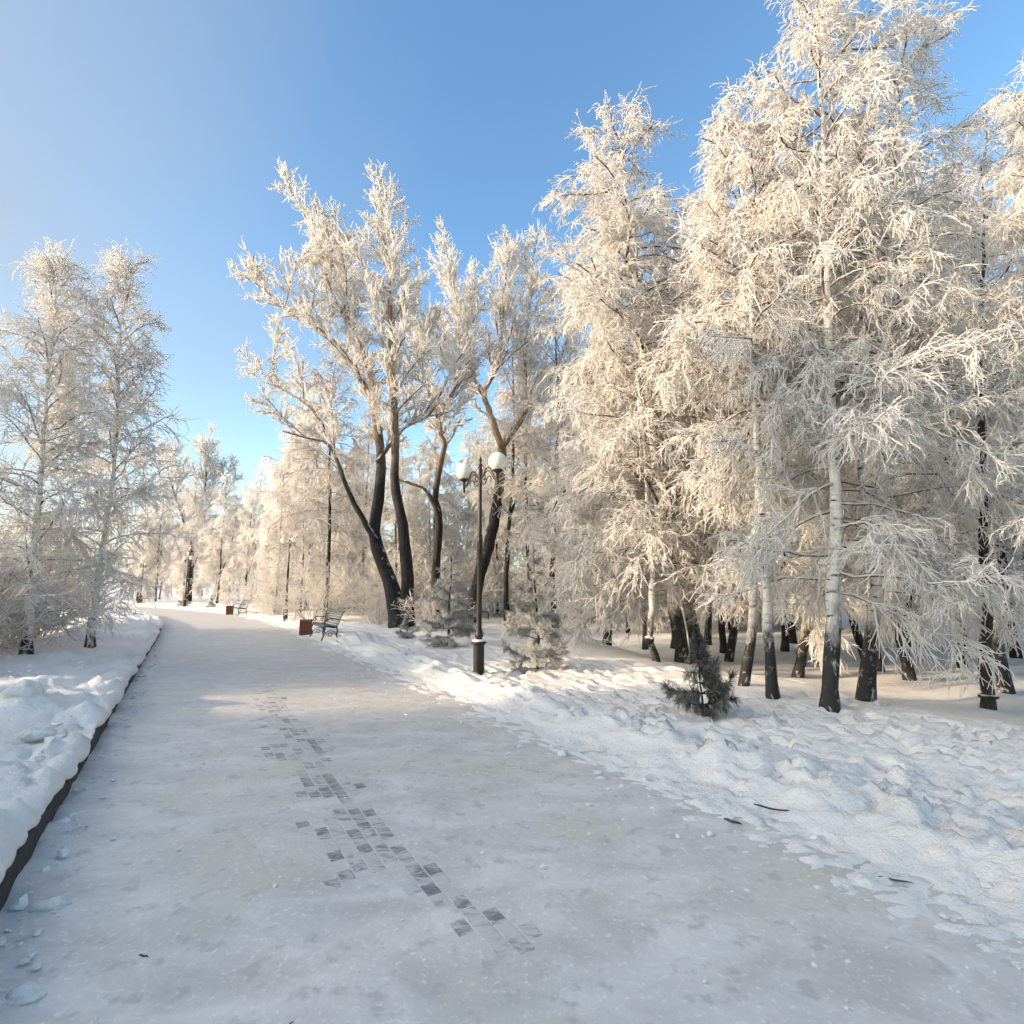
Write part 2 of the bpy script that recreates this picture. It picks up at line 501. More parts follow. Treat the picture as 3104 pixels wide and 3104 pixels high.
def build_ground():
    A = grow_axis(-3.5, -60, 800, .04, .0195); A = A[(A > -60)]
    A = np.concatenate([A[A < -5][::6], A[A >= -5]])
    B1 = np.arange(3.9, 8.6, .042)
    B2 = grow_axis(8.6, 8.6, 700, .055, .06)[1:]
    B0 = -grow_axis(-3.9, -3.9, 500, .1, .06)[::-1]
    B = np.concatenate([B0[B0 < 3.9], B1, B2])
    a, b = np.meshgrid(A, B, indexing='ij')
    x = ORG[0] + a * UD[0] + b * ND[0]; y = ORG[1] + a * UD[1] + b * ND[1]
    S, T = st_of(x, y)
    z = height(x, y, (S, T))
    z = np.where((T > -.2) & (T < 4.3), -.055 + .06 * ss(2.9, 4.3, T), z)
    z = np.where((T <= -.2) & (T > -3.4), z - .22, z)
    # trampled verge
    wx = x + .05 * perlin(x * 5, y * 5); wy = y + .05 * perlin(x * 5 + 40, y * 5)
    tr = ss(3.0, 4.3, T) * (1 - ss(6.6, 8.4, T + .7 * perlin(x * .5, y * .5)))
    tr = tr * (1 - .75 * ss(30, 60, S))
    patch = .55 + .6 * np.clip(fbm(x * .8, y * .8, 3) + .35, 0, 1)
    lump = np.abs(perlin(wx * 3.6, wy * 3.6)) * .035 + np.abs(perlin(wx * 7.5 + 9, wy * 7.5)) * .075 + np.abs(perlin(wx * 12.5 + 5, wy * 12.5)) * .05
    lip = np.exp(-((T - 4.75 - .3 * perlin(x * .6, y * .6)) / .38) ** 2) * .09 * (T > 3.9)
    z = z + 1.1 * tr * patch * (lump - .036) + lip * (.6 + .8 * perlin(wx * 3, wy * 3))
    # footprints pressed into the verge
    rs = np.random.default_rng(3)
    for k in range(900):
        s0 = 8 + 24 * rs.random() ** 1.4; t0 = 4.7 + 3.4 * rs.random() ** 1.3
        px, py = xy_of(s0, t0); th = rs.uniform(0, np.pi) if rs.random() < .5 else math.atan2(UD[1], UD[0]) + rs.normal(0, .35)
        m = (np.abs(x - px) < .4) & (np.abs(y - py) < .4)
        if not m.any(): continue
        ex, ey = x[m] - px, y[m] - py; u = ex * math.cos(th) + ey * math.sin(th); v = -ex * math.sin(th) + ey * math.cos(th)
        r = np.sqrt((u / .14) ** 2 + (v / .06) ** 2); dep = rs.uniform(.02, .075)
        z[m] += -dep * (1 - ss(.7, 1.15, r)) + .4 * dep * np.exp(-((r - 1.35) / .3) ** 2)
    # a few older tracks wandering into the smooth snow
    for (p0, p1, nst) in (((3.0, 4.2), (4.6, 7.6), 9), ((4.0, 3.4), (7.4, 5.6), 8), ((1.2, 9.2), (4.8, 9.2), 9), ((5.2, 4.6), (9.5, 7.5), 8)):
        for k in range(nst):
            f = k / (nst - 1); px = p0[0] + (p1[0] - p0[0]) * f + rs.normal(0, .08); py = p0[1] + (p1[1] - p0[1]) * f + rs.normal(0, .08)
            m = (np.abs(x - px) < .5) & (np.abs(y - py) < .5)
            if not m.any(): continue
            th = math.atan2(p1[1] - p0[1], p1[0] - p0[0]) + rs.normal(0, .2)
            ex, ey = x[m] - px, y[m] - py; u = ex * math.cos(th) + ey * math.sin(th); v = -ex * math.sin(th) + ey * math.cos(th)
            r = np.sqrt((u / .2) ** 2 + (v / .1) ** 2)
            z[m] += -.05 * (1 - ss(.6, 1.2, r)) + .018 * np.exp(-((r - 1.4) / .35) ** 2)
    # soft drift in the wood and on the river bank
    soft = ss(6.8, 9, T) + ss(-3, -4, T)
    z = z + soft * (.05 * fbm(x * .55, y * .55, 3) + .012 * fbm(x * 3, y * 3, 3)) * (1 - ss(80, 200, np.hypot(x, y)) * .5)
    far = np.hypot(x, y)
    z = z + ss(90, 300, far) * 1.2 * fbm(x * .01, y * .01, 2) - ss(90, 400, far) * .6
    me = mesh_from('ground', np.stack([x, y, z], -1), grid_faces(*x.shape)[:, ::-1], None, [SNOW])
    ob('ground', me, kind='structure')


build_ground()


def build_path():
    s = [5.0]
    while s[-1] < 330: s.append(s[-1] + max(.05, .013 * abs(s[-1] - 8)))
    s = np.array(s); t = np.linspace(.0, 5.1, 72)
    Sg, Tg = np.meshgrid(s, t, indexing='ij'); x, y = xy_of(Sg, Tg)
    z = .006 * fbm(x * 1.3, y * 1.3, 4) + .004 * perlin(x * 9, y * 9) + .05 * np.exp(-(Tg / .16) ** 2) * np.clip(perlin(x * 4, y * 4) + .35, 0, 1)
    z = z - .12 * ss(4.35, 4.95, Tg)
    flat = np.exp(-((Tg - 1.9) / .5) ** 2) * (Sg < 18)
    z = z * (1 - .92 * flat)
    me = mesh_from('path', np.stack([x, y, z], -1), grid_faces(*x.shape)[:, ::-1], None, [PATHM])
    p = ob('path', me, kind='structure')
    # paving blocks laid bare by feet and sledges, each one a block of its own
    L, W, J = .125, .088, .010
    b = MB(); hx, hy = (W - J) / 2, (L - J) / 2; e = .004
    ring = [(-hx, -hy), (hx, -hy), (hx, hy), (-hx, hy)]
    v = [(q[0], q[1], -.02) for q in ring] + [(q[0], q[1], .0022) for q in ring] + [(q[0] * (1 - e / hx), q[1] * (1 - e / hy), .0034) for q in ring]
    fq = [(i + k, (i + 1) % 4 + k, (i + 1) % 4 + 4 + k, i + 4 + k) for k in (0, 4) for i in range(4)] + [(8, 9, 10, 11)]
    b.add(v, fq); pm = b.mesh('paver', [PAVER], smooth=False)
    ang = math.atan2(UD[1], UD[0]) - math.pi / 2
    rs = np.random.default_rng(12)
    cl = [(10.42, 2.02, .20, .13, 1.2), (10.72, 2.03, .16, .10, .5), (11.0, 1.95, .18, .14, .85), (11.35, 1.78, .18, .16, 1.0), (11.2, 1.52, .10, .09, .7), (11.78, 1.72, .32, .20, 1.4),
          (11.95, 1.50, .16, .09, .7), (12.15, 1.80, .22, .16, .75), (12.75, 1.76, .34, .18, 1.2), (13.3, 1.72, .34, .2, .85), (13.95, 1.75, .42, .25, 1.15), (14.55, 1.8, .34, .22, .8),
          (15.2, 1.75, .4, .22, .65), (16.2, 1.8, .5, .2, .9), (17.4, 1.85, .6, .2, .55)]
    for col in range(10, 29):
        for row in range(80, 148):
            tt = col * W - .03; s0 = row * L + (L / 2 if col % 2 else 0)
            w = max(k * math.exp(-((s0 - a) / ra) ** 2 - ((tt - c) / rb) ** 2) for a, c, ra, rb, k in cl)
            if w + rs.normal(0, .13) < .36: continue
            xx, yy = xy_of(s0, tt)
            ob('paver', pm, p, (float(xx), float(yy), -.0014 + rs.uniform(-.0004, .0008)), (rs.normal(0, .004), rs.normal(0, .004), ang + rs.normal(0, .012)))
    return p


build_path()


def build_kerb():
    k = ob('kerb', None, None, (0, 0, 0), kind='structure')
    L = 1.0; h = .155; b = MB(); w = .14; c = .012
    prof = [(0, -.25), (0, h - c), (-c, h), (-w, h), (-w, -.25)]
    ys = [-L / 2 + .004, L / 2 - .004]
    v = [(px, yy, pz) for yy in ys for px, pz in prof]
    q = [(i, i + 1, i + 6, i + 5) for i in range(4)]
    b.add(v, q, [(0, 2, 1), (0, 3, 2), (0, 4, 3), (5, 6, 7), (5, 7, 8), (5, 8, 9)])
    me = b.mesh('kerb_stone', [KERB], smooth=False)
    for i in range(26):
        s = 6.0 + i * L; x, y = xy_of(s, 0); x2, y2 = xy_of(s + .3, 0)
        ob('kerb_stone', me, k, (float(x), float(y), -.01 + random.uniform(-.006, .006)), (0, 0, math.atan2(y2 - y, x2 - x) - math.pi / 2 + random.uniform(-.006, .006)))


build_kerb()


def build_bank():
    s = [4.0]
    while s[-1] < 75: s.append(s[-1] + max(.04, .012 * abs(s[-1] - 9)))
    s = np.array(s)
    prof = [(-.01, .115), (.012, .15), (.02, .19), (.012, .235), (-.012, .275), (-.05, .305), (-.10, .325)]
    prof += [(-.10 - q, .325 + .115 * ss(0, 1.3, q)) for q in np.arange(.05, 2.0, .05)]
    prof += [(-2.2, .40), (-2.45, .30), (-2.75, .12), (-3.1, -.15), (-3.5, -.5)]
    prof = np.array(prof); pt, pz = prof[:, 0], prof[:, 1]
    Sg, k = np.meshgrid(s, np.arange(len(prof)), indexing='ij')
    T = pt[k]; Z = pz[k].copy()
    edge = .055 * fbm(s * 1.1, s * 0 + 3.3, 4) + .035 * perlin(s * 6, s * 0 + 8)
    bite = -.10 * np.clip(perlin(s * .55, s * 0 + 1.7) - .32, 0, 1) * 3
    fal = np.exp(-np.abs(pt) / .35)
    T = T + (edge + bite)[:, None] * fal[None, :]
    x, y = xy_of(Sg, T)
    hgt = (.75 + .35 * perlin(s * .5, s * 0 + 5))[:, None]
    Z = np.where(Z > .115, .115 + (Z - .115) * hgt, Z)
    top = ss(.16, .30, Z) * ss(-3.4, -2.4, T)
    wx = x + .06 * perlin(x * 4, y * 4); wy = y + .06 * perlin(x * 4 + 9, y * 4)
    rough = .4 + .9 * np.exp(-np.abs(T + .18) / .3) + .6 * np.clip(fbm(x * .7 + 4, y * .7, 2), 0, 1)
    Z = Z + top * (rough * (.07 * fbm(wx * 2.4, wy * 2.4, 3) + .08 * np.abs(perlin(wx * 5.0, wy * 5.0)) + .075 * np.abs(perlin(wx * 9.5, wy * 9.5)) - .045) + .07 * fbm(x * .9 + 3, y * .9, 2))
    # scooped hollow and a heap beside it
    hx, hy = xy_of(14.95, -.62)
    Z -= top * .16 * np.exp(-(((x - hx) / .7) ** 2 + ((y - hy) / .5) ** 2))
    hx, hy = xy_of(16.0, -.75)
    Z += top * .16 * np.exp(-(((x - hx) / .3) ** 2 + ((y - hy) / .3) ** 2)) * (1 + .6 * perlin(x * 6, y * 6))
    me = mesh_from('snow_bank', np.stack([x, y, Z], -1), grid_faces(*x.shape), None, [SNOW])
    ob('snow_bank', me, kind='structure')


build_bank()


def ico():
    p = (1 + 5 ** .5) / 2
    v = norm(np.array([(-1, p, 0), (1, p, 0), (-1, -p, 0), (1, -p, 0), (0, -1, p), (0, 1, p), (0, -1, -p), (0, 1, -p), (p, 0, -1), (p, 0, 1), (-p, 0, -1), (-p, 0, 1)], float))
    f = [(0, 11, 5), (0, 5, 1), (0, 1, 7), (0, 7, 10), (0, 10, 11), (1, 5, 9), (5, 11, 4), (11, 10, 2), (10, 7, 6), (7, 1, 8), (3, 9, 4), (3, 4, 2), (3, 2, 6), (3, 6, 8), (3, 8, 9), (4, 9, 5), (2, 4, 11), (6, 2, 10), (8, 6, 7), (9, 8, 1)]
    return v, np.array(f)


def subdiv(v, f):
    v = list(map(tuple, v)); cache = {}; out = []
    def mid(a, b):
        k = (min(a, b), max(a, b))
        if k not in cache:
            m = np.array(v[a]) + np.array(v[b]); v.append(tuple(m / np.linalg.norm(m))); cache[k] = len(v) - 1
        return cache[k]
    for a, b, c in f:
        x, y, z = mid(a, b), mid(b, c), mid(c, a); out += [(a, x, z), (b, y, x), (c, z, y), (x, y, z)]
    return np.array(v), np.array(out)


def build_crumbs():
    v0, f0 = ico(); rs = np.random.default_rng(5); V, F = [], []; n = 0
    def put(x, y, z, r):
        nonlocal n
        d = rs.uniform(.65, 1.25, (12, 1)); sc = np.array([rs.uniform(.8, 1.5), rs.uniform(.8, 1.5), rs.uniform(.45, .8)])
        V.append(v0 * d * sc * r + np.array([x, y, z + r * .25])); F.append(f0 + n); n += 12
    for k in range(430):
        s = 9 + 20 * rs.random() ** 1.7; t = abs(rs.normal(0, .13)) + .02
        x, y = xy_of(s, t); put(float(x), float(y), .005, rs.gamma(2, .0055))
    for k in range(1000):
        s = 8 + 26 * rs.random() ** 1.5; t = 4.4 + rs.normal(0, .5)
        x, y = xy_of(s, t); put(float(x), float(y), gz(float(x), float(y)) if t > 4.2 else 0, rs.gamma(2, .006))
    for k in range(420):
        s = 8 + 12 * rs.random() ** 1.3; t = rs.uniform(.2, 4.3)
        x, y = xy_of(s, t); put(float(x), float(y), 0, rs.gamma(2, .0028))
    for k in range(260):
        s = 9 + 18 * rs.random() ** 1.5; t = -rs.uniform(.05, 1.6)
        x, y = xy_of(s, t); put(float(x), float(y), gz(float(x), float(y)) - .05, rs.gamma(2, .012))
    ob('snow_crumbs', mesh_from('snow_crumbs', np.concatenate(V), None, np.concatenate(F), [SNOW], False), kind='stuff',
       label='small broken crumbs of snow scattered along both path edges', category='snow crumbs')


build_crumbs()


def lump(name, x, y, z, size, m, label, cat, seed):
    v, f = ico(); v, f = subdiv(v, f); v, f = subdiv(v, f); rs = np.random.default_rng(seed); o = rs.uniform(0, 50, 3)
    d = 1 + .35 * perlin(v[:, 0] * 1.6 + o[0], v[:, 1] * 1.6 + v[:, 2] + o[1]) + .15 * perlin(v[:, 0] * 4 + o[2], v[:, 2] * 4 + v[:, 1])
    me = mesh_from(name, v * d[:, None] * np.array(size), None, f, [m])
    return ob(name, me, None, (x, y, z), (0, 0, rs.uniform(0, 3)), label=label, category=cat)


lump('snow_chunk', -1.92, 2.34, .004, (.075, .05, .02), SNOW, 'flat snow chunk lying on the icy path near its left corner', 'snow chunk', 1)
lump('snow_chunk', -2.33, 2.92, .004, (.085, .05, .03), SNOW, 'broken snow lump fallen on the path below the near kerb', 'snow chunk', 2)
lump('snow_chunk', -3.05, 3.86, .006, (.05, .04, .035), SNOW, 'rounded snow lump leaning on the kerb halfway along it', 'snow chunk', 3)
_x, _y = xy_of(14.75, -.42); lump('ice_lump', float(_x), float(_y), .235, (.13, .08, .06), ROCKM, 'grey icy lump half buried in the hollow of the left snow bank', 'ice lump', 4)
_x, _y = xy_of(16.05, -.78); lump('snow_heap', float(_x), float(_y), .42, (.17, .14, .13), SNOW, 'broken heap of snow standing up on the left snow bank', 'snow heap', 6)


def twig(name, pts, r, label):
    b = MB(); b.tube(pts, r, 5)
    ob(name, b.mesh(name, [TWIG]), None, (0, 0, 0), label=label, category='twig')


def flat_twig(x, y, L, a, bend, z, r, label):
    p = []
    for i in range(6):
        f = i / 5 - .5; p.append((x + f * L * math.cos(a) - bend * f * f * math.sin(a), y + f * L * math.sin(a) + bend * f * f * math.cos(a), gz(x, y) + z + .002 * math.sin(i * 2)))
    twig('fallen_twig', p, [r * .6, r, r, r * .9, r * .8, r * .3], label)


flat_twig(1.84, 3.98, .26, -.5, .12, .035, .007, 'bent dark twig lying on the trampled snow at the path edge')
flat_twig(1.50, 3.86, .12, -.75, .02, .02, .010, 'short dark stick half frozen into the edge of the path')
flat_twig(2.10, 3.15, .16, -.45, .02, .012, .005, 'thin dark twig on the smooth ice at lower right')
flat_twig(-1.60, 2.55, .05, -.2, 0, .012, .004, 'tiny dark twig on the ice near the lower left')
flat_twig(-.82, 2.18, .05, .9, 0, .012, .003, 'tiny slanted twig on the ice at bottom centre left')

# ------------------------------------------------------------------ street furniture
def lamp_meshes():
    d = {}
    b = MB(); b.lathe([(.098, -.1), (.098, .02), (.095, .05), (.093, .50), (.100, .52), (.122, .535), (.126, .555), (.118, .575), (.07, .59), (.055, .60), (.052, .615),
                       (.062, .63), (.072, .665), (.070, .70), (.056, .735), (.050, .75), (.056, .765), (.050, .78)], 24)
    d['base'] = b.mesh('lamp_base', [IRON])
    b = MB(); b.lathe([(.122, .573), (.112, .59), (.085, .602), (.06, .604)], 20); d['snow_cap'] = b.mesh('lamp_snow_cap', [SNOW])
    b = MB(); b.lathe([(.047, .77), (.044, 2.27), (.052, 2.285), (.052, 2.31), (.046, 2.32), (.046, 2.37), (.052, 2.385), (.050, 2.40), (.036, 2.42), (.033, 3.10), (.032, 3.66), (.038, 3.67), (.038, 3.69), (.02, 3.70), (.001, 3.70)], 16)
    d['pole'] = b.mesh('lamp_pole', [IRON])
    b = MB(); b.lathe([(.018, 3.69), (.014, 3.715), (.026, 3.74), (.030, 3.765), (.022, 3.795), (.008, 3.83), (.001, 3.84)], 12); d['finial'] = b.mesh('lamp_finial', [IRON])
    # arm in the +x half plane
    def arc(pts, n=22):
        P = np.array([(p[0], 0, p[1]) for p in pts], float); out = []
        for i in range(len(P) - 1):
            p0, p1, p2, p3 = P[max(i - 1, 0)], P[i], P[i + 1], P[min(i + 2, len(P) - 1)]
            for t in np.linspace(0, 1, 6, endpoint=False):
                out.append(.5 * ((2 * p1) + (-p0 + p2) * t + (2 * p0 - 5 * p1 + 4 * p2 - p3) * t * t + (-p0 + 3 * p1 - 3 * p2 + p3) * t ** 3))
        out.append(P[-1]); return out
    b = MB()
    b.tube(arc([(.02, 3.40), (.08, 3.47), (.17, 3.565), (.26, 3.585), (.35, 3.50), (.43, 3.39), (.50, 3.36)]), .013, 7)
    b.tube(arc([(.07, 3.43), (.15, 3.50), (.23, 3.53), (.31, 3.48), (.39, 3.38), (.46, 3.33)]), .010, 6)
    b.tube(arc([(.05, 3.52), (.12, 3.50), (.15, 3.44), (.11, 3.39), (.07, 3.42), (.09, 3.455)]), .011, 6)
    b.tube(arc([(.03, 3.36), (.09, 3.31), (.16, 3.32), (.19, 3.37), (.15, 3.40), (.13, 3.37)]), .012, 6)
    b.tube(arc([(.19, 3.36), (.24, 3.42), (.30, 3.42), (.33, 3.37), (.31, 3.33)]), .009, 6)
    b.tube(arc([(.02, 3.66), (.10, 3.62), (.19, 3.56)]), .006, 5)
    d['arm'] = b.mesh('lamp_arm', [IRON])
    b = MB(); b.lathe([(.001, 3.235), (.018, 3.245), (.024, 3.27), (.014, 3.295), (.022, 3.31), (.024, 3.44), (.05, 3.455), (.088, 3.475), (.094, 3.49), (.08, 3.50), (.001, 3.50)], 16, (.52, 0, 0)); d['globe_holder'] = b.mesh('globe_holder', [IRON])
    b = MB(); R = .162; zc = 3.64
    b.lathe([(R * math.cos(a), zc + R * math.sin(a)) for a in np.linspace(-1.05, math.pi / 2 - .01, 18)], 28, (.52, 0, 0)); d['globe'] = b.mesh('globe', [GLOBE])
    b = MB(); b.lathe([((R + .004) * math.cos(a), zc + (R + .012 * math.sin(a)) * math.sin(a)) for a in np.linspace(.75, math.pi / 2 - .01, 8)], 20, (.52, 0, 0)); d['globe_snow'] = b.mesh('globe_snow', [SNOW])
    return d


LM = lamp_meshes()


def lamp(x, y, ax, label, snow=False, k=1.0):
    t = thing('street_lamp', label, 'street lamp', (x, y, gz(x, y) - .02), math.atan2(ax[1], ax[0]), 'lamps along the path', (k, k, k))
    for p in ('base', 'snow_cap', 'pole', 'finial'): ob(p, LM[p], t)
    for r in (0, math.pi):
        a = ob('arm', LM['arm'], t, rot=(0, 0, r)); ob('globe_holder', LM['globe_holder'], a)
        g = ob('globe', LM['globe'], a)
        if snow and r == 0: ob('globe_snow', LM['globe_snow'], a)
    return t


lamp(-.57, 9.35, (.62, -.78), 'dark brown two-globe street lamp, tallest and nearest, between two frosted pine saplings')
lamp(-10.05, 23.92, (.75, -.66), 'black two-globe street lamp between the two nearer benches', True)
lamp(-24.32, 39.95, (.80, -.6), 'distant black two-globe street lamp standing where the path bends left', True)
lamp(-34.9, 50.4, (.85, -.5), 'farthest small street lamp beside the most distant bench', False, .97)


def bench_parts():
    d = {}
    # profile in (x: forward towards the path = -x, z)
    seat = [(-.26, .40), (-.20, .435), (-.13, .43), (-.06, .415), (.01, .405), (.07, .415)]
    back = [(.115, .48), (.14, .545), (.165, .61), (.19, .675), (.215, .74), (.24, .80), (.285, .84)]
    d['slats'] = []
    for prof in (seat, back):
        for i, (px, pz) in enumerate(prof):
            a = prof[max(i - 1, 0)]; c = prof[min(i + 1, len(prof) - 1)]
            d['slats'].append((px, pz, math.atan2(c[1] - a[1], c[0] - a[0])))
    b = MB(); b.box((0, 0, 0), (.052, 1.84, .026)); d['slat'] = b.mesh('bench_slat', [SLAT], smooth=False)
    b = MB()
    side = [(-.30, .385), (-.25, .425), (-.12, .418), (0, .388), (.08, .40), (.12, .47), (.18, .63), (.25, .80), (.31, .85)]
    b.tube([(p, 0, z - .02) for p, z in side], .019, 6)
    b.tube([(-.25, 0, .40), (-.30, 0, .28), (-.27, 0, .14), (-.33, 0, .0)], .020, 6)          # front leg
    b.tube([(.09, 0, .41), (.13, 0, .28), (.10, 0, .14), (.17, 0, .0)], .020, 6)            # rear leg
    b.tube([(-.27, 0, .16), (-.16, 0, .26), (-.05, 0, .29), (.05, 0, .25), (.10, 0, .15)], .012, 5)
    b.tube([(-.08 + .055 * math.cos(a), 0, .17 + .055 * math.sin(a)) for a in np.linspace(0, 6.28, 14)], .010, 5)
    b.tube([(-.25, 0, .41), (-.27, 0, .52), (-.22, 0, .61), (-.10, 0, .635), (.05, 0, .62), (.17, 0, .60)], .015, 6)   # arm rest
    b.tube([(-.20 + .045 * math.cos(a), 0, .545 + .045 * math.sin(a)) for a in np.linspace(0, 6.28, 12)], .009, 5)
    d['frame'] = b.mesh('bench_frame', [BLACK])
    return d


BP = bench_parts()


def bench(x, y, face, label):
    """face: direction the sitter looks"""
    rz = math.atan2(-face[1], -face[0])
    t = thing('park_bench', label, 'bench', (x, y, gz(x, y) - .015), rz, 'benches along the path')
    for px, pz, a in BP['slats']: ob('slat', BP['slat'], t, (px, 0, pz), (0, -a, 0))
    for s in (-.78, .78): ob('side_frame', BP['frame'], t, (0, s, 0))
    return t


bench(-5.72, 16.72, (-.85, -.53), 'grey slatted bench with curled iron arms nearest the camera')
bench(-15.3, 30.4, (-.78, -.62), 'middle slatted bench half hidden by a low snow heap')
bench(-33.0, 48.3, (-.6, -.8), 'farthest tiny slatted bench beyond the bend of the path')


def bin_meshes():
    b = MB(); b.box((0, 0, 0), (.062, .018, .50)); s = b.mesh('bin_slat', [BINWOOD], smooth=False)
    b = MB(); b.box((0, 0, .25), (.33, .33, .44)); i = b.mesh('bin_liner', [BLACK], smooth=False)
    b = MB()
    for a in ((0, .172, .36, .03), (0, -.172, .36, .03)): b.box((a[0], a[1], .085), (a[2], a[3] * .4, .03)); b.box((a[0], a[1], .44), (a[2], a[3] * .4, .03))
    f = b.mesh('bin_hoop', [BLACK], smooth=False)
    return s, i, f


BS, BI, BF = bin_meshes()


def litter_bin(x, y, rz, label):
    t = thing('litter_bin', label, 'litter bin', (x, y, gz(x, y) - .02), rz, 'wooden litter bins beside benches')
    ob('liner', BI, t)
    for r in range(4):
        for i in range(5):
            o = (i - 2) * .074; a = r * math.pi / 2
            ob('slat', BS, t, (o * math.cos(a) - .187 * math.sin(a), o * math.sin(a) + .187 * math.cos(a), .275), (0, 0, a))
    return t


litter_bin(-6.92, 18.15, .35, 'red-brown slatted wooden litter bin left of the nearest bench')
litter_bin(-16.35, 31.2, .45, 'red-brown slatted litter bin beside the middle bench')
litter_bin(-33.9, 48.9, .5, 'small distant litter bin beside the farthest bench')


def rail():
    x0, y0, x1, y1 = -10.2, 25.4, -1.2, 27.4
    t = thing('low_rail', 'low dark pipe rail on short posts behind the nearest bench', 'railing', (x0, y0, 0))
    L = math.hypot(x1 - x0, y1 - y0); n = 7
    b = MB(); b.tube([((x1 - x0) * f, (y1 - y0) * f, gz(x0 + (x1 - x0) * f, y0 + (y1 - y0) * f) + .38) for f in np.linspace(0, 1, 20)], .028, 6)
    ob('rail', b.mesh('rail_pipe', [BLACK]), t)
    pb = MB(); pb.lathe([(.026, -.1), (.026, .38), (.001, .38)], 8); pm = pb.mesh('rail_post', [BLACK])
    for i in range(n):
        f = i / (n - 1); xx, yy = x0 + (x1 - x0) * f, y0 + (y1 - y0) * f
        ob('post', pm, t, ((x1 - x0) * f, (y1 - y0) * f, gz(xx, yy)))


rail()

# ------------------------------------------------------------------ trees
def grow(p0, d0, L, K, wig, droop, rs):
    """p0,d0 (N,3), L (N,) -> (N,K,3)"""
    N = len(p0); P = np.empty((N, K, 3)); P[:, 0] = p0; d = d0.copy(); st = (L / (K - 1))[:, None]
    dr = np.broadcast_to(np.asarray(droop, float), (N,))
    for k in range(1, K):
        d = d + rs.normal(0, wig, (N, 3)); d[:, 2] -= dr; d = norm(d); P[:, k] = P[:, k - 1] + d * st
    return P


def sample(P, idx, u):
    K = P.shape[1]; f = np.clip(u, 0, .9999) * (K - 1); i = f.astype(int); w = (f - i)[:, None]
    a, b = P[idx, i], P[idx, i + 1]
    return a * (1 - w) + b * w, norm(b - a)


def offdir(T, ang, rs):
    r = rs.normal(size=T.shape); r = norm(r - (r * T).sum(-1, keepdims=True) * T)
    return T * np.cos(ang)[:, None] + r * np.sin(ang)[:, None]


def taper(N, K, r0, r1):
    f = np.linspace(0, 1, K)[None, :]
    r0 = np.broadcast_to(np.asarray(r0, float), (N,))[:, None]; r1 = np.broadcast_to(np.asarray(r1, float), (N,))[:, None]
    return r0 * (1 - f) + r1 * f


def stem_path(pts, K, rs, wob=.02):
    P = np.array(pts, float)
    if P.shape[1] == 2: P = np.stack([P[:, 0], np.zeros(len(P)), P[:, 1]], -1)
    C = []
    for i in range(len(P) - 1):
        p0, p1, p2, p3 = P[max(i - 1, 0)], P[i], P[i + 1], P[min(i + 2, len(P) - 1)]
        for t in np.linspace(0, 1, 8, endpoint=False):
            C.append(.5 * ((2 * p1) + (-p0 + p2) * t + (2 * p0 - 5 * p1 + 4 * p2 - p3) * t * t + (-p0 + 3 * p1 - 3 * p2 + p3) * t ** 3))
    C.append(P[-1]); C = np.array(C); s = np.r_[0, np.cumsum(np.linalg.norm(np.diff(C, axis=0), axis=1))]
    q = np.linspace(0, s[-1], K); out = np.stack([np.interp(q, s, C[:, i]) for i in range(3)], -1)
    out[1:] += rs.normal(0, wob, (K - 1, 3)) * np.array([1, 1, .2]); return out


DEF = dict(n1=60, n2=9, n3=8, n4=2, R=1.8, z0=1.5, H=10, shape='birch', el=(.2, .9), wig=.13, droop=.10, d2=.12, d3=.30, l2=(.28, .5), l3=(.22, .5), l4=(.05, .13),
           r1=.022, r2=.011, r3=.0075, r4=.006, K1=8, K2=6, K3=5, up=0.0, lmin=.12, sides1=5, a2=.85, a3=.75, tip=1.0, wdist=1.0)


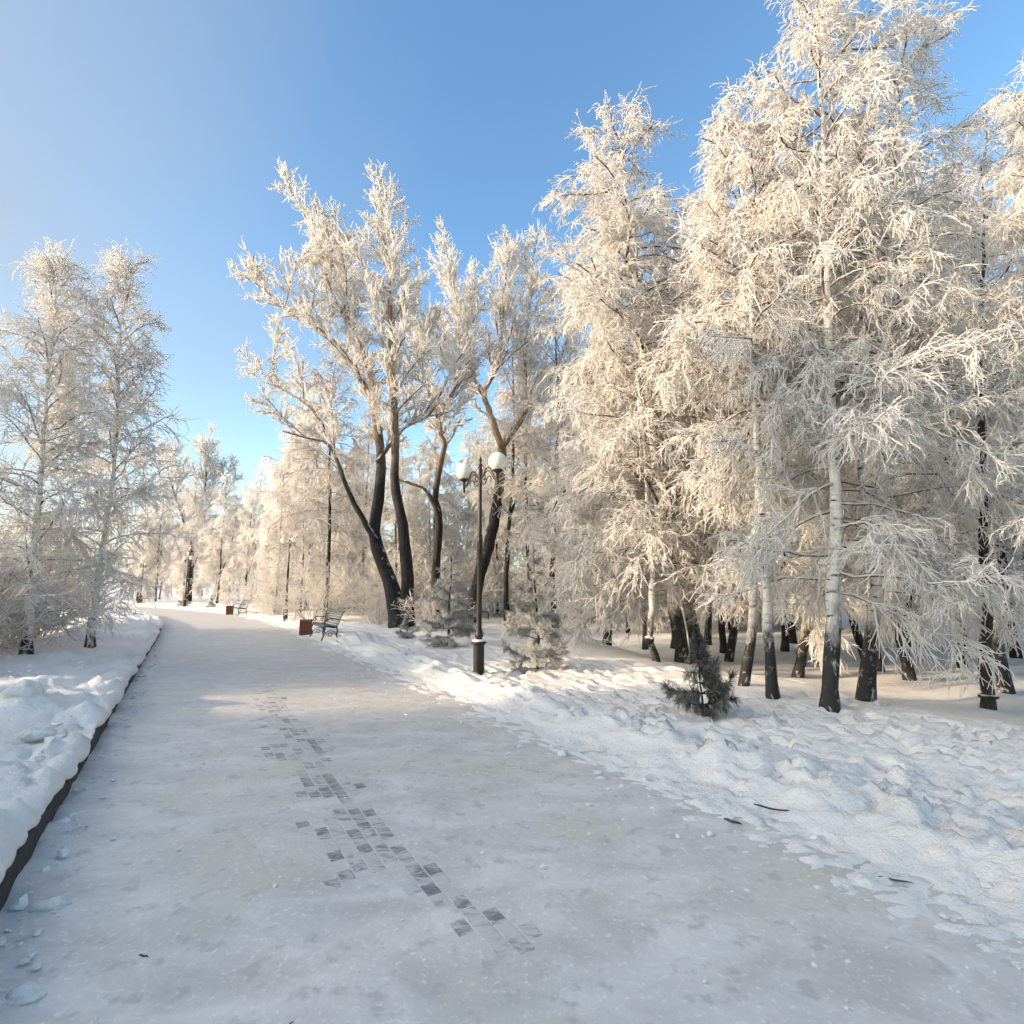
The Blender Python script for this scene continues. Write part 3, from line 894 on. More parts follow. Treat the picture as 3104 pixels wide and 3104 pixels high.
def tree_meshes(seed, stems, bark, frost, limb=None, **kw):
    """stems: list of (points, r0, r1, ustart, weight). returns dict name->mesh for trunk / limbs / crown"""
    p = dict(DEF); p.update(kw); rs = np.random.default_rng(seed); limb = limb or LIMB
    SP, SR = [], []
    b = MB(); K0 = 26
    for i, (pts, r0, r1, us, w) in enumerate(stems):
        P = stem_path(pts, K0, rs, .012); f = np.linspace(0, 1, K0)
        R = r0 + (r1 - r0) * f ** .85
        if i == 0 or pts[0][-1] < .1: R = R + r0 * .35 * np.exp(-np.maximum(P[:, 2], 0) / (r0 * 1.6))
        R = R * (1 + .05 * rs.normal(size=K0))
        v, q = tubes(P[None], R[None], 10); b.add(v, q); SP.append(P); SR.append(R)
    trunk = b.mesh('trunk', [bark])
    SP = np.array(SP); SR = np.array(SR)
    # first order
    wts = np.array([w * (1 - us) * np.linalg.norm(np.diff(SP[i], axis=0), axis=1).sum() for i, (_, _, _, us, w) in enumerate(stems)]); wts /= wts.sum()
    idx = np.concatenate([np.full(max(1, int(round(p['n1'] * w))), i) for i, w in enumerate(wts)])
    u = np.empty(len(idx))
    for i in range(len(stems)):
        m = idx == i; k = m.sum(); us = stems[i][3]
        u[m] = us + (1 - us) * ((np.arange(k) + rs.uniform(.1, .9, k)) / k) ** p['wdist']
    pos, T = sample(SP, idx, u)
    az = np.arange(len(idx)) * 2.39996 + rs.normal(0, .45, len(idx))
    zr = np.clip((pos[:, 2] - p['z0']) / (p['H'] - p['z0']), 0, 1)
    if p['shape'] == 'birch': sh = (1 - zr) ** .62 * (.55 + .45 * ss(0, .22, zr)) + .05
    elif p['shape'] == 'slim': sh = (1 - zr) ** .5 * (.40 + .60 * ss(0, .35, zr)) + .06
    else: sh = .45 + .75 * np.sin(np.pi * np.clip(zr, .05, .93)) ** .8
    L = p['R'] * sh * rs.uniform(.65, 1.2, len(idx)) + p['lmin']
    e0, e1 = p['el']; el = e0 + (e1 - e0) * zr + rs.normal(0, .16, len(idx))
    d = np.stack([np.cos(az) * np.cos(el), np.sin(az) * np.cos(el), np.sin(el)], -1)
    if p['shape'] == 'poplar': d = norm(d * .8 + T * .65)
    P1 = grow(pos, d, L, p['K1'], p['wig'], p['droop'] * rs.uniform(.5, 1.4, len(idx)) - p['up'], rs)
    rb = np.minimum(p['r1'] * (.45 + .75 * L / max(p['R'], .1)), np.array([np.interp(uu, np.linspace(0, 1, K0), SR[i]) for i, uu in zip(idx, u)]) * .8)
    mb_l = MB(); v, q = tubes(P1, taper(len(P1), p['K1'], rb, p['r2'] * .9), p['sides1']); mb_l.add(v, q)
    # second order
    n2 = np.maximum(2, np.round(p['n2'] * (L / p['R']) ** .8 * rs.uniform(.8, 1.2, len(L)))).astype(int)
    i2 = np.repeat(np.arange(len(P1)), n2); u2 = rs.uniform(.12, 1, len(i2)) ** .8
    pos, T = sample(P1, i2, u2); d = offdir(T, rs.normal(p['a2'], .22, len(i2)), rs)
    L2 = L[i2] * rs.uniform(*p['l2'], len(i2)) * (1.15 - .55 * u2) + .10
    P2 = grow(pos, d, L2, p['K2'], p['wig'] * 1.15, p['d2'] * rs.uniform(.3, 1.7, len(i2)) - p['up'], rs)
    v, q = tubes(P2, taper(len(P2), p['K2'], p['r2'], p['r3']), 4 if p['sides1'] > 4 else 3); mb_c = MB(); mb_c.add(v, q)
    # twigs on second order and on first-order ends
    dens = np.maximum(1, np.round(p['n3'] * np.clip(L2 / .6, .45, 1.7) * rs.uniform(.7, 1.3, len(L2)))).astype(int)
    i3 = np.repeat(np.arange(len(P2)), dens); u3 = rs.uniform(.1, 1, len(i3))
    pos, T = sample(P2, i3, u3)
    k1 = np.repeat(np.arange(len(P1)), int(p['n3'] * p['tip'])); uu = rs.uniform(.35, 1, len(k1)); pos1, T1 = sample(P1, k1, uu)
    pos = np.concatenate([pos, pos1]); T = np.concatenate([T, T1])
    d = offdir(T, rs.normal(p['a3'], .28, len(pos)), rs); L3 = rs.uniform(*p['l3'], len(pos))
    P3 = grow(pos, d, L3, p['K3'], p['wig'] * 1.3, p['d3'] * rs.uniform(.2, 1.6, len(pos)) - p['up'] * 1.3, rs)
    v, q = tubes(P3, taper(len(P3), p['K3'], p['r3'], p['r4'] * .7), 3); mb_c.add(v, q)
    if p['n4'] > 0:
        cnt = rs.poisson(p['n4'], len(P3)); i4 = np.repeat(np.arange(len(P3)), cnt); u4 = rs.uniform(.2, .98, len(i4))
        pos, T = sample(P3, i4, u4); d = offdir(T, rs.normal(.8, .25, len(i4)), rs)
        P4 = grow(pos, d, rs.uniform(*p['l4'], len(i4)), 3, .18, p['d3'] * .5 - p['up'], rs)
        v, q = tubes(P4, taper(len(P4), 3, p['r4'], p['r4'] * .55), 3); mb_c.add(v, q)
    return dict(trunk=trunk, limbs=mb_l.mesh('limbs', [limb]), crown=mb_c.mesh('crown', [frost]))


def put_tree(name, label, cat, x, y, ms, rz=0.0, sc=1.0, group=None, z=None):
    t = thing(name, label, cat, (x, y, (gz(x, y) if z is None else z) - .06), rz, group, (sc, sc, sc))
    for k, m in ms.items(): ob(k, m, t)
    return t


def S(pts, y=0.0):
    """(x,z) points with a soft bow in depth"""
    n = len(pts); return [(p[0], y * math.sin(2.2 * i / max(1, n - 1)), p[1]) for i, p in enumerate(pts)]


W_R = 'birches and trunks of the right-hand grove'
# --- large weeping birches, two moulds with short knobbly hanging twigs
TW = dict(el=(-.05, 1.0), droop=.13, d2=.16, d3=.34, wig=.2, l2=(.22, .42), l3=(.12, .32), l4=(.05, .12), r1=.018, r2=.0105, r3=.0076, r4=.0062, K3=4, wdist=.9, lmin=.28)
BIG1 = tree_meshes(11, [(S([(-.02, -.1), (.08, .5), (.17, .95), (.36, 2.73), (.40, 4.43), (.48, 6.27), (.52, 8.25), (.56, 10.3)], .25), .095, .012, .14, 1)],
                   BIRCH, FROST, n1=92, n2=13, n3=15, n4=.55, R=1.6, z0=.8, H=10.6, **TW)
BIG2 = tree_meshes(12, [(S([(0, -.1), (.07, .94), (.11, 1.48), (.22, 3.04), (.35, 5.57), (.62, 8.1), (.8, 10.1)], -.2), .10, .012, .14, 1),
                        (S([(.12, 1.6), (.2, 3), (.6, 5.2), (1.25, 7.2), (1.6, 8.5)], .5), .055, .01, .3, .6)],
                   BIRCH, FROST, n1=92, n2=12, n3=14, n4=.55, R=1.6, z0=1.0, H=10.4, **TW)
for lab, x, y, ms, rz, sc, tilt in (
    ('tallest birch at right, crown cut by the top edge, thick black trunk base', 3.65, 6.33, BIG1, 0, .98, .02),
    ('large birch with cracked white and black trunk just right of the tallest birch', 4.48, 7.0, BIG2, .0, .98, .06),
    ('birch outside the right edge whose thick frosted boughs reach into view', 6.7, 5.4, BIG1, 2.2, .74, 0.0),
    ('left-leaning birch with black-blotched trunk, its crown the peak right of the lamp', 3.76, 12.08, BIG1, 3.6, 1.2, .05),
    ('second birch top beside the leaning one, thin stem pressed against it', 4.25, 12.3, BIG2, 3.3, 1.1, .0),
    ('low weeping birch whose twigs hang beside the right-hand pine sapling', 2.35, 13.6, BIG2, 1.0, .82, .0),
    ('full birch crown sloping down to the right edge, behind the ringed trunk', 8.1, 9.0, BIG2, 2.0, 1.0, .0),
    ('birch crown between the leaning birch and the tallest one', 5.5, 10.6, BIG1, 5.0, 1.0, .0)):
    t = put_tree('birch_tree', lab, 'tree', x, y, ms, rz, sc, W_R); t.rotation_euler[1] = tilt
    if y > 12: t.scale = (sc * 1.45, sc * 1.45, sc)
# --- slender birches, two moulds
SL1 = tree_meshes(15, [(S([(0, -.1), (.04, .77), (.06, 1.45), (.09, 3.23), (.12, 4.75), (.21, 6.78), (.38, 8.8)], .2), .075, .010, .36, 1)],
                  BIRCH_S, FROST, n1=64, n2=10, n3=12, n4=.5, R=1.25, z0=3.0, H=8.9, shape='slim', **{**TW, 'r3': .0098, 'wdist': 1.0})
SL2 = tree_meshes(16, [(S([(0, -.1), (.13, .62), (.22, 1.46), (.32, 2.64), (.41, 4.3), (.4, 6.52), (.4, 9.0)], -.2), .075, .010, .33, 1)],
                  BIRCH_S, FROST, n1=60, n2=10, n3=11, n4=.5, R=1.4, z0=2.6, H=9.1, shape='slim', **{**TW, 'r3': .0100, 'wdist': 1.0})
for nm, x, y, ms, rz, sc, lab in (
    ('B3', 3.32, 7.0, SL1, 0, 1.0, 'slender straight birch with brown-black lower trunk left of the tallest birch'),
    ('B4', 3.30, 7.89, SL2, 0, .95, 'slender birch with curved dark foot behind the pine sapling'),
    ('B5', 5.07, 12.85, SL2, .2, 1.28, 'birch with dark slanting foot left of the curved slender birch'),
    ('B8', 6.38, 12.09, SL2, .4, 1.05, 'thin pale birch leaning right, dark only at its very foot'),
    ('B9', 7.43, 10.23, SL1, 1.5, 1.32, 'birch with gnarled lower trunk under drooping golden twigs at right'),
    ('B3b', 8.6, 13.2, SL2, 3.0, 1.3, 'birch behind the gnarled one, mostly veiled by twigs'),
    ('B10', 5.9, 16.4, SL1, 4.0, 1.45, 'birch deep in the grove behind the curved slender birch'),
    ('B11', 10.6, 9.6, SL2, 5.2, 1.25, 'birch at the far right edge behind the ringed trunk'),
):
    put_tree('birch_tree', lab, 'tree', x, y, ms, rz, sc, W_R)
# burl birch
bm = tree_meshes(17, [(S([(0, -.1), (-.03, .2), (-.12, .43), (-.05, 1.05), (.01, 1.79), (-.04, 3.19), (-.09, 4.9), (-.3, 7.5)], .1), .075, .010, .25, 1)],
                 BIRCH_S, FROST, n1=48, n2=9, n3=10, n4=.4, R=1.7, z0=1.2, H=7.8, **{**TW, 'r3': .0105})
bt = put_tree('birch_tree', 'bent birch with a dark burl on its trunk, left of the black-blotched birch', 'tree', 2.86, 10.76, bm, group=W_R)
v, f = ico(); v, f = subdiv(v, f); v, f = subdiv(v, f); v = v * (1 + .2 * perlin(v[:, 0] * 2, v[:, 1] * 2 + v[:, 2]))[:, None] * np.array([.11, .10, .085])
ob('burl', mesh_from('burl', v, None, f, [BARK_D]), bt, (-.16, -.03, .50))
# ringed dark trunk
tm = tree_meshes(18, [(S([(0, -.1), (.11, .73), (.24, 1.78), (.42, 3.35), (.61, 5.02), (.85, 6.78), (1.2, 9.2)], .1), .085, .012, .2, 1)],
                 BARK_P, FROST, n1=48, n2=9, n3=11, n4=.5, R=1.8, z0=1.2, H=9.4, **TW)
tt = put_tree('dark_tree', 'straight dark brown trunk with a raised ring near its foot at far right', 'tree', 6.70, 7.79, tm, group=W_R)
b = MB(); b.lathe([(.085, .21), (.112, .22), (.118, .24), (.112, .26), (.085, .27)], 14); ob('ring', b.mesh('trunk_ring', [BARK_P]), tt, (.04, 0, 0))

# --- dark slim trunks (two moulds) used through the wood
DK1 = tree_meshes(21, [(S([(0, -.1), (.05, 2), (-.1, 5), (.1, 8), (0, 11)], .2), .10, .012, .28, 1)],
                  BARK_D, FROST_MID, n1=48, n2=8, n3=7, n4=.3, R=1.9, z0=3, H=11.3, el=(.1, 1.0), droop=.10, d3=.25, l3=(.3, .65), r1=.024, r2=.016, r3=.015, r4=.012)
DK2 = tree_meshes(22, [(S([(0, -.1), (-.1, 2), (.1, 5), (.2, 8.5), (.1, 12)], -.2), .12, .012, .22, 1), (S([(.05, 4), (.7, 6), (1.1, 8.5), (1.2, 10)], .3), .06, .01, .2, .8)],
                  BARK_D, FROST_MID, n1=56, n2=8, n3=7, n4=.3, R=2.1, z0=2.4, H=12.3, el=(.15, 1.05), droop=.06, d2=.06, d3=.16, l3=(.3, .65), r1=.026, r2=.016, r3=.015, r4=.012)
DK3 = tree_meshes(23, [(S([(0, -.1), (.1, 2), (.1, 5), (-.1, 9), (0, 13)], .2), .11, .012, .18, 1)],
                  BARK_D, FROST_LIGHT, n1=62, n2=8, n3=7, n4=.3, R=2.2, z0=2, H=13.3, el=(.0, 1.0), droop=.13, d2=.14, d3=.32, l3=(.35, .75), r1=.024, r2=.016, r3=.0155, r4=.012)
DK = (DK1, DK2, DK3)
GR = 'dark trunks deep in the grove'
for i, (x, y, k, sc, lab) in enumerate((
    (3.74, 15.29, 0, .8, 'thin dark trunk left of the burl birch'),
    (4.66, 15.68, 1, .85, 'black trunk seen between the burl birch and the blotched birch'),
    (5.61, 14.44, 0, .9, 'very thin dark trunk just left of the slanting-foot birch'),
    (7.35, 14.69, 2, .9, 'slim frost-streaked dark trunk right of the slender straight birch'),
    (8.61, 16.69, 1, 1.0, 'thick black trunk behind the slim frost-streaked one'),
    (7.73, 11.49, 0, .85, 'short visible dark trunk behind the large cracked birch'),
    (9.76, 11.85, 2, .95, 'thin dark trunk between the gnarled birch and the ringed trunk'),
    (12.62, 13.6, 1, 1.0, 'dark trunk showing at the right edge of the grove'))):
    put_tree('dark_tree', lab, 'tree', x, y, DK[k], i * 1.7, sc, GR)

# --- the tall poplars in the middle
PK = dict(shape='poplar', wig=.12, droop=.0, d2=-.02, d3=-.02, up=.035, el=(.2, .9), l2=(.25, .5), l3=(.2, .48), l4=(.08, .2), a2=.75, a3=.6, r1=.05, r2=.03, r3=.023, r4=.02)
ms = tree_meshes(31, [(S([(-.12, -.1), (-.45, 1.34), (-1.16, 3.21), (-1.09, 4.74), (-1.08, 6.3), (-1.44, 8.1), (-1.7, 9.74), (-2.46, 11.42), (-2.85, 12.8), (-3.5, 14.6)], .4), .30, .03, .42, 1),
                      (S([(.12, -.1), (.1, 1.71), (-.1, 3.59), (-.37, 4.93), (-.42, 6.7), (-.46, 7.9), (-.71, 11.0), (-.83, 13.2), (-1.0, 14.2), (-1.4, 15.2)], -.5), .25, .03, .42, 1),
                      (S([(-1.1, 3.1), (-1.98, 4.64), (-2.73, 6.4), (-3.51, 6.7), (-4.49, 6.99)], -.4), .12, .03, .45, .55),
                      (S([(-1.13, 5.91), (-.25, 7.29), (.71, 7.9), (1.3, 9.3)], .4), .09, .03, .35, .7),
                      (S([(-1.5, 8.4), (-2.6, 10.2), (-4.2, 11.4), (-5.4, 11.9)], -.5), .09, .03, .25, .9),
                      (S([(-2.0, 10.6), (-3.3, 12.9), (-3.8, 14.5), (-4.4, 15.8)], .6), .08, .03, .2, .9),
                      (S([(-2.73, 6.4), (-3.6, 7.9), (-4.7, 8.7), (-5.6, 9.1)], .3), .07, .03, .2, .6)],
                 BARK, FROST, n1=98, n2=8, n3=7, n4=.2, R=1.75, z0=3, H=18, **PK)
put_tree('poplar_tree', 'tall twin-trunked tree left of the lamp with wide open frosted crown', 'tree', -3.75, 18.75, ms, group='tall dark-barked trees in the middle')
ms = tree_meshes(32, [(S([(0, -.1), (.35, 1.84), (1.08, 4.57), (1.44, 7.13), (1.49, 8.44)], .2), .33, .22, .98, .02),
                      (S([(1.49, 8.4), (.92, 10.03), (.65, 11.11), (1.3, 12.47), (1.42, 13.86), (1.55, 15.8), (1.8, 18.2)], -.3), .18, .03, .15, 1),
                      (S([(1.49, 8.4), (2.47, 9.9), (2.81, 11.11), (2.61, 12.75), (2.89, 15.8), (3.15, 18.0)], .3), .17, .03, .2, 1),
                      (S([(.65, 11.1), (-.01, 12.2), (-.29, 13.86), (-.85, 16.12), (-1.15, 18.43)], .5), .10, .03, .15, .9),
                      (S([(2.6, 10.2), (3.6, 11.2), (4.6, 13.5), (5.0, 15.5)], -.5), .09, .03, .2, .8)],
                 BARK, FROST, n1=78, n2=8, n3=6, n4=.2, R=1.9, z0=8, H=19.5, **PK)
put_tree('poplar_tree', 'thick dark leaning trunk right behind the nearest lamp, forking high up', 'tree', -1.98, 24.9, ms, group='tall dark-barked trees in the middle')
ms = tree_meshes(33, [(S([(0, -.1), (-.11, 2.19), (-.02, 4.4), (-.22, 5.3), (-.02, 6.91), (.15, 7.6), (-.18, 8.9), (.16, 9.61), (.49, 10.09), (.81, 12.16), (1.25, 14.6)], .2), .22, .03, .5, 1),
                      (S([(-.07, 4.74), (-.56, 5.64), (-1.24, 5.94), (-1.7, 6.1)], -.2), .11, .05, .5, .3),
                      (S([(-.18, 8.9), (-.7, 10.4), (-1.1, 12.5), (-1.4, 14.5)], .3), .09, .03, .2, 1)],
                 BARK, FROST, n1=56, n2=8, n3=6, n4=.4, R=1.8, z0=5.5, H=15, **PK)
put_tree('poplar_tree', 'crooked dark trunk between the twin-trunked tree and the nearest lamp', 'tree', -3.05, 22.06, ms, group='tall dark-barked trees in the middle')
for i, (x, y, ms, rz, sc, lab) in enumerate((
    (-.21, 26.38, DK2, .3, 1.25, 'dark forked trunk leaning right, first right of the lamp'),
    (.96, 26.45, DK1, 1.2, 1.3, 'straight dark trunk rising behind the right-hand pine sapling'),
    (1.87, 22.7, DK2, 5.9, 1.25, 'broad-footed dark trunk leaning right under weeping birch twigs'),
    (-7.93, 22.9, DK3, .9, .95, 'dark trunk behind the nearest bench with many low shoots'))):
    put_tree('dark_tree', lab, 'tree', x, y, ms, rz, sc, 'tall dark-barked trees in the middle')

# --- left birches above the river bank
ms = tree_meshes(41, [(S([(0, -.1), (-.06, .75), (-.19, 1.54), (-.22, 2.24), (-.28, 3.27), (-.32, 4.01), (-.39, 5.2), (-.41, 6.54), (-.53, 7.75)], .15), .085, .010, .10, 1)],
                 BIRCH_L, FROST, lmin=.32, wdist=.85, n1=78, n2=9, n3=10, n4=.3, R=1.3, z0=.4, H=7.9, el=(.25, 1.25), droop=.05, d2=.10, d3=.20, wig=.13, r1=.017, r2=.0095, r3=.0088, r4=.0075, l3=(.16, .38), K3=4)
LB1 = ms
put_tree('birch_tree', 'left one of the paired birches above the river bank, upright and fuller', 'tree', -8.95, 10.04, ms, group='birches on the left bank')
ms = tree_meshes(42, [(S([(0, -.1), (.02, 1.03), (.11, 2.38), (.15, 3.18), (.18, 4.0), (.14, 5.21), (.04, 6.44), (.05, 7.72), (.07, 8.35)], -.15), .085, .010, .14, 1)],
                 BIRCH_L, FROST, lmin=.32, wdist=.85, n1=78, n2=9, n3=10, n4=.3, R=1.3, z0=.6, H=8.5, el=(.25, 1.25), droop=.05, d2=.10, d3=.20, wig=.13, r1=.017, r2=.0095, r3=.0088, r4=.0075, l3=(.16, .38), K3=4)
LB2 = ms
put_tree('birch_tree', 'right one of the paired birches above the river bank, leaning pale trunk', 'tree', -8.75, 11.28, ms, group='birches on the left bank')
# more of the riverside row: partly in view, and on past the left edge, where their shade comes from
RV = 'riverside birches at and beyond the left edge'
for i, (x, y, ms, sc) in enumerate(((-15.5, 8.0, LB2, 1.3), (-19.5, 11.5, LB1, 1.4),
                                    (-19.0, -14.5, LB2, 1.6), (-21.0, -11.0, LB1, 1.65), (-19.5, -7.5, LB2, 1.6), (-21.5, -4.8, LB1, 1.65), (-20.0, -2.0, LB2, 1.6), (-21.5, .8, LB1, 1.6),
                                    (-26.5, -12.5, LB2, 1.8), (-27.5, -8.0, LB1, 1.8), (-26.0, -4.0, LB2, 1.75), (-27.5, -.3, LB1, 1.8),  (-29.0, 14.0, LB1, 1.8))):
    put_tree('birch_tree', 'frosted riverside birch in the row at the left edge', 'tree', x, y, ms, i * 1.31 + .7, sc, RV)

# --- background wood
BGB = tree_meshes(51, [(S([(0, -.1), (.1, 3), (0, 7), (.1, 11), (0, 14)], .2), .12, .012, .16, 1), (S([(.05, 3), (.8, 5.5), (1.2, 9), (1.1, 11.5)], .3), .07, .01, .2, .7)],
                  BARK_D, FROST, n1=70, n2=8, n3=7, n4=0, R=2.6, z0=1.5, H=14.2, el=(.0, 1.0), droop=.14, d2=.16, d3=.34, l3=(.4, .9), r1=.03, r2=.022, r3=.023, r4=.018)
BG = (BGB, DK1, DK3, DK2)
rs = np.random.default_rng(77)
spots = []
for (x, y, k, sc) in ((-13.0, 34.0, 0, 1.1), (-15.6, 38.0, 0, 1.2), (-11.0, 36.5, 0, .8), (-18.5, 43.0, 0, .95), (-8.5, 31.0, 2, .9), (-6.2, 29.0, 3, .85), (-11.6, 29.5, 2, .62), (-13.6, 30.8, 2, .55),
                      (-5.0, 33.0, 0, .95), (-2.0, 34.0, 2, .95), (-.8, 31.0, 1, 1.0), (2.5, 31.0, 0, 1.1), (5.0, 27.0, 0, 1.05), (4.4, 20.5, 0, .8), (6.8, 20.0, 2, 1.0), (8.8, 22.0, 0, 1.0),
                      (10.8, 19.0, 1, 1.05), (11.5, 15.8, 2, 1.0), (13.2, 20.0, 0, .95), (15.0, 17.0, 2, 1.1), (16.5, 22.0, 0, 1.0), (18.5, 19.0, 1, 1.2), (15.5, 12.5, 0, .9), (13.5, 9.8, 2, .95),
                      (20.5, 25.0, 0, 1.0), (12.0, 26.0, 1, 1.1), (8.0, 28.5, 2, 1.1), (16.0, 29.0, 2, 1.1), (23.0, 31.0, 0, 1.1), (28.0, 30.0, 2, 1.2), (-8.0, 38.0, 1, 1.0), (-3.5, 40.0, 0, 1.0), (2.0, 40.0, 2, 1.1),
                      (-12.5, 44.0, 2, 1.0), (-17.0, 50.0, 0, 1.0), (7.0, 38.0, 0, 1.1), (14.0, 38.0, 2, 1.2), (-24.5, 49.0, 0, .75), (-22.0, 55.0, 2, .95), (-29.5, 56.0, 0, .8), (-26.0, 53.5, 0, .95), (-31.5, 62.0, 0, .95), (-38.5, 63.0, 0, .85), (-41.5, 60.0, 0, .6), (-20.0, 47.5, 0, .9), (-44.0, 67.0, 0, .8), (-37.5, 56.5, 0, .95), (-33.0, 54.5, 0, .85), (-40.5, 58.0, 0, .85), (-28.0, 51.0, 0, .9)):
    spots.append((x, y, k, sc))
for i, (x, y, k, sc) in enumerate(spots):
    far = 'grove behind the path on the right' if x > 3 else 'wood beyond the benches'
    put_tree('frosted_tree', 'frosted tree in the dense ' + far, 'tree', x, y, BG[k], rs.uniform(0, 6.28), sc * rs.uniform(.95, 1.05), 'trees of the ' + far)

for i, (x, y, sc) in enumerate(((-24, -19, .8), (-23, -15.8, .85), (-24.5, -12.8, .8), (-23.2, -9.8, .85), (-24.2, -6.9, .8), (-23.0, -4.0, .82), (-24.2, -1.3, .8), (-23.6, 1.2, .78), (-25, 13.5, .8), (-31, -7.5, .85), (-30, -3.5, .85))):
    put_tree('frosted_tree', 'tall frosted tree of the belt beyond the left edge', 'tree', x, y, BGB, i * 2.3, sc, 'tree belt beyond the left edge')
# forked poplar past the third lamp
ms = tree_meshes(34, [(S([(0, -.1), (0, 3), (-.1, 6.0)], .1), .33, .25, .97, .02), (S([(-.1, 6), (-1.6, 10), (-2.8, 13), (-3.4, 15.5)], .3), .18, .04, .15, 1),
                      (S([(-.1, 6), (.6, 10), (.9, 13.5), (.6, 17.5)], -.3), .18, .04, .15, 1), (S([(.3, 8.5), (1.8, 11.5), (2.8, 14)], .4), .1, .04, .2, .8)],
                 BARK_D, FROST, n1=56, n2=7, n3=5, n4=0, R=2.6, z0=5, H=17.5, **{**PK, 'r2': .045, 'r3': .04, 'l3': (.5, 1.0)})
put_tree('poplar_tree', 'far forked tree rising behind the distant lamp', 'tree', -35.0, 58.0, ms, .2)
far = 'distant line across the field'
for i, (x, y, k, sc) in enumerate(((-47, 68, 0, .7), (-55, 66, 3, .6), (-62, 70, 0, .65), (-41, 74, 0, .8), (-70, 74, 2, .65), (-80, 78, 0, .7), (-92, 80, 0, .75), (-52, 90, 0, .8), (-66, 95, 2, .8), (-84, 100, 0, .85), (-105, 100, 0, .9), (-120, 105, 2, .9),
                                   (-36, 88, 0, .95), (-27, 70, 2, .9), (-45, 105, 0, .95), (-75, 120, 0, 1.0), (-100, 125, 0, 1.0), (-130, 130, 0, 1.0))):
    put_tree('frosted_tree', 'small far-off frosted tree in the distant line across the field', 'tree', x, y, BG[k], i * 2.1, sc, 'trees of the ' + far)

# wood far behind, too far to tell one tree from the next
def far_wood():
    rs = np.random.default_rng(8); bt, bc = MB(), MB()
    line = [(-22, 66), (-10, 58), (2, 52), (14, 47), (26, 42), (36, 36), (44, 28)]
    for k in range(62):
        f = rs.uniform(0, len(line) - 1.001); i = int(f); w = f - i
        x = line[i][0] * (1 - w) + line[i + 1][0] * w + rs.normal(0, 2); y = line[i][1] * (1 - w) + line[i + 1][1] * w + rs.normal(0, 2) + rs.uniform(0, 8)
        H = rs.uniform(7, 13); b = np.array([x, y, -.3]); P = grow(b[None], np.array([[0, 0, 1.]]), np.array([H]), 7, .03, 0, rs)
        v, q = tubes(P, taper(1, 7, .13, .02), 5); bt.add(v, q)
        n = 22; u = rs.uniform(.06, 1, n) ** .9; pos, T = sample(P, np.zeros(n, int), u); az = rs.uniform(0, 6.28, n); el = .1 + .9 * u
        d = np.stack([np.cos(az) * np.cos(el), np.sin(az) * np.cos(el), np.sin(el)], -1)
        P1 = grow(pos, d, 2.4 * (1.05 - u) + .4, 4, .15, .12, rs); v, q = tubes(P1, taper(n, 4, .05, .03), 3); bc.add(v, q)
        i2 = np.repeat(np.arange(n), 6); pos, T = sample(P1, i2, rs.uniform(.2, 1, len(i2))); P2 = grow(pos, offdir(T, rs.normal(.9, .3, len(i2)), rs), rs.uniform(.5, 1.3, len(i2)), 3, .2, .3, rs)
        v, q = tubes(P2, taper(len(i2), 3, .042, .028), 3); bc.add(v, q)
    t = ob('far_wood', None, None, (0, 0, 0), kind='stuff', label='grey-brown mass of the wood far behind all the trees', category='wood')
    ob('trunks', bt.mesh('far_trunks', [BARK_D]), t, kind='stuff'); ob('crowns', bc.mesh('far_crowns', [FROST_LIGHT]), t, kind='stuff')


far_wood()

# --- shrubs
def shrub_meshes(seed, n, H, spread, frost, r=.012, n2=6, n3=5):
    rs = np.random.default_rng(seed); az = rs.uniform(0, 6.28, n); p0 = np.stack([np.cos(az), np.sin(az), az * 0], -1) * rs.uniform(0, .25, (n, 1)) * spread
    el = rs.uniform(.7, 1.45, n); d = np.stack([np.cos(az) * np.cos(el), np.sin(az) * np.cos(el), np.sin(el)], -1)
    P1 = grow(p0 - np.array([0, 0, .1]), d, H * rs.uniform(.6, 1.05, n), 8, .10, .03, rs)
    m1 = MB(); v, q = tubes(P1, taper(n, 8, r * 1.6, r * .6), 4); m1.add(v, q)
    i2 = np.repeat(np.arange(n), n2); u2 = rs.uniform(.2, 1, len(i2)); pos, T = sample(P1, i2, u2)
    P2 = grow(pos, offdir(T, rs.normal(.7, .2, len(i2)), rs), H * rs.uniform(.15, .38, len(i2)), 6, .16, .02, rs)
    m2 = MB(); v, q = tubes(P2, taper(len(P2), 6, r * .8, r * .5), 3); m2.add(v, q)
    i3 = np.repeat(np.arange(len(P2)), n3); u3 = rs.uniform(.15, 1, len(i3)); pos, T = sample(P2, i3, u3)
    P3 = grow(pos, offdir(T, rs.normal(.75, .25, len(i3)), rs), H * rs.uniform(.05, .16, len(i3)), 4, .2, .03, rs)
    v, q = tubes(P3, taper(len(P3), 4, r * .65, r * .35), 3); m2.add(v, q)
    return dict(stems=m1.mesh('shrub_stems', [LIMB]), twigs=m2.mesh('shrub_twigs', [frost]))


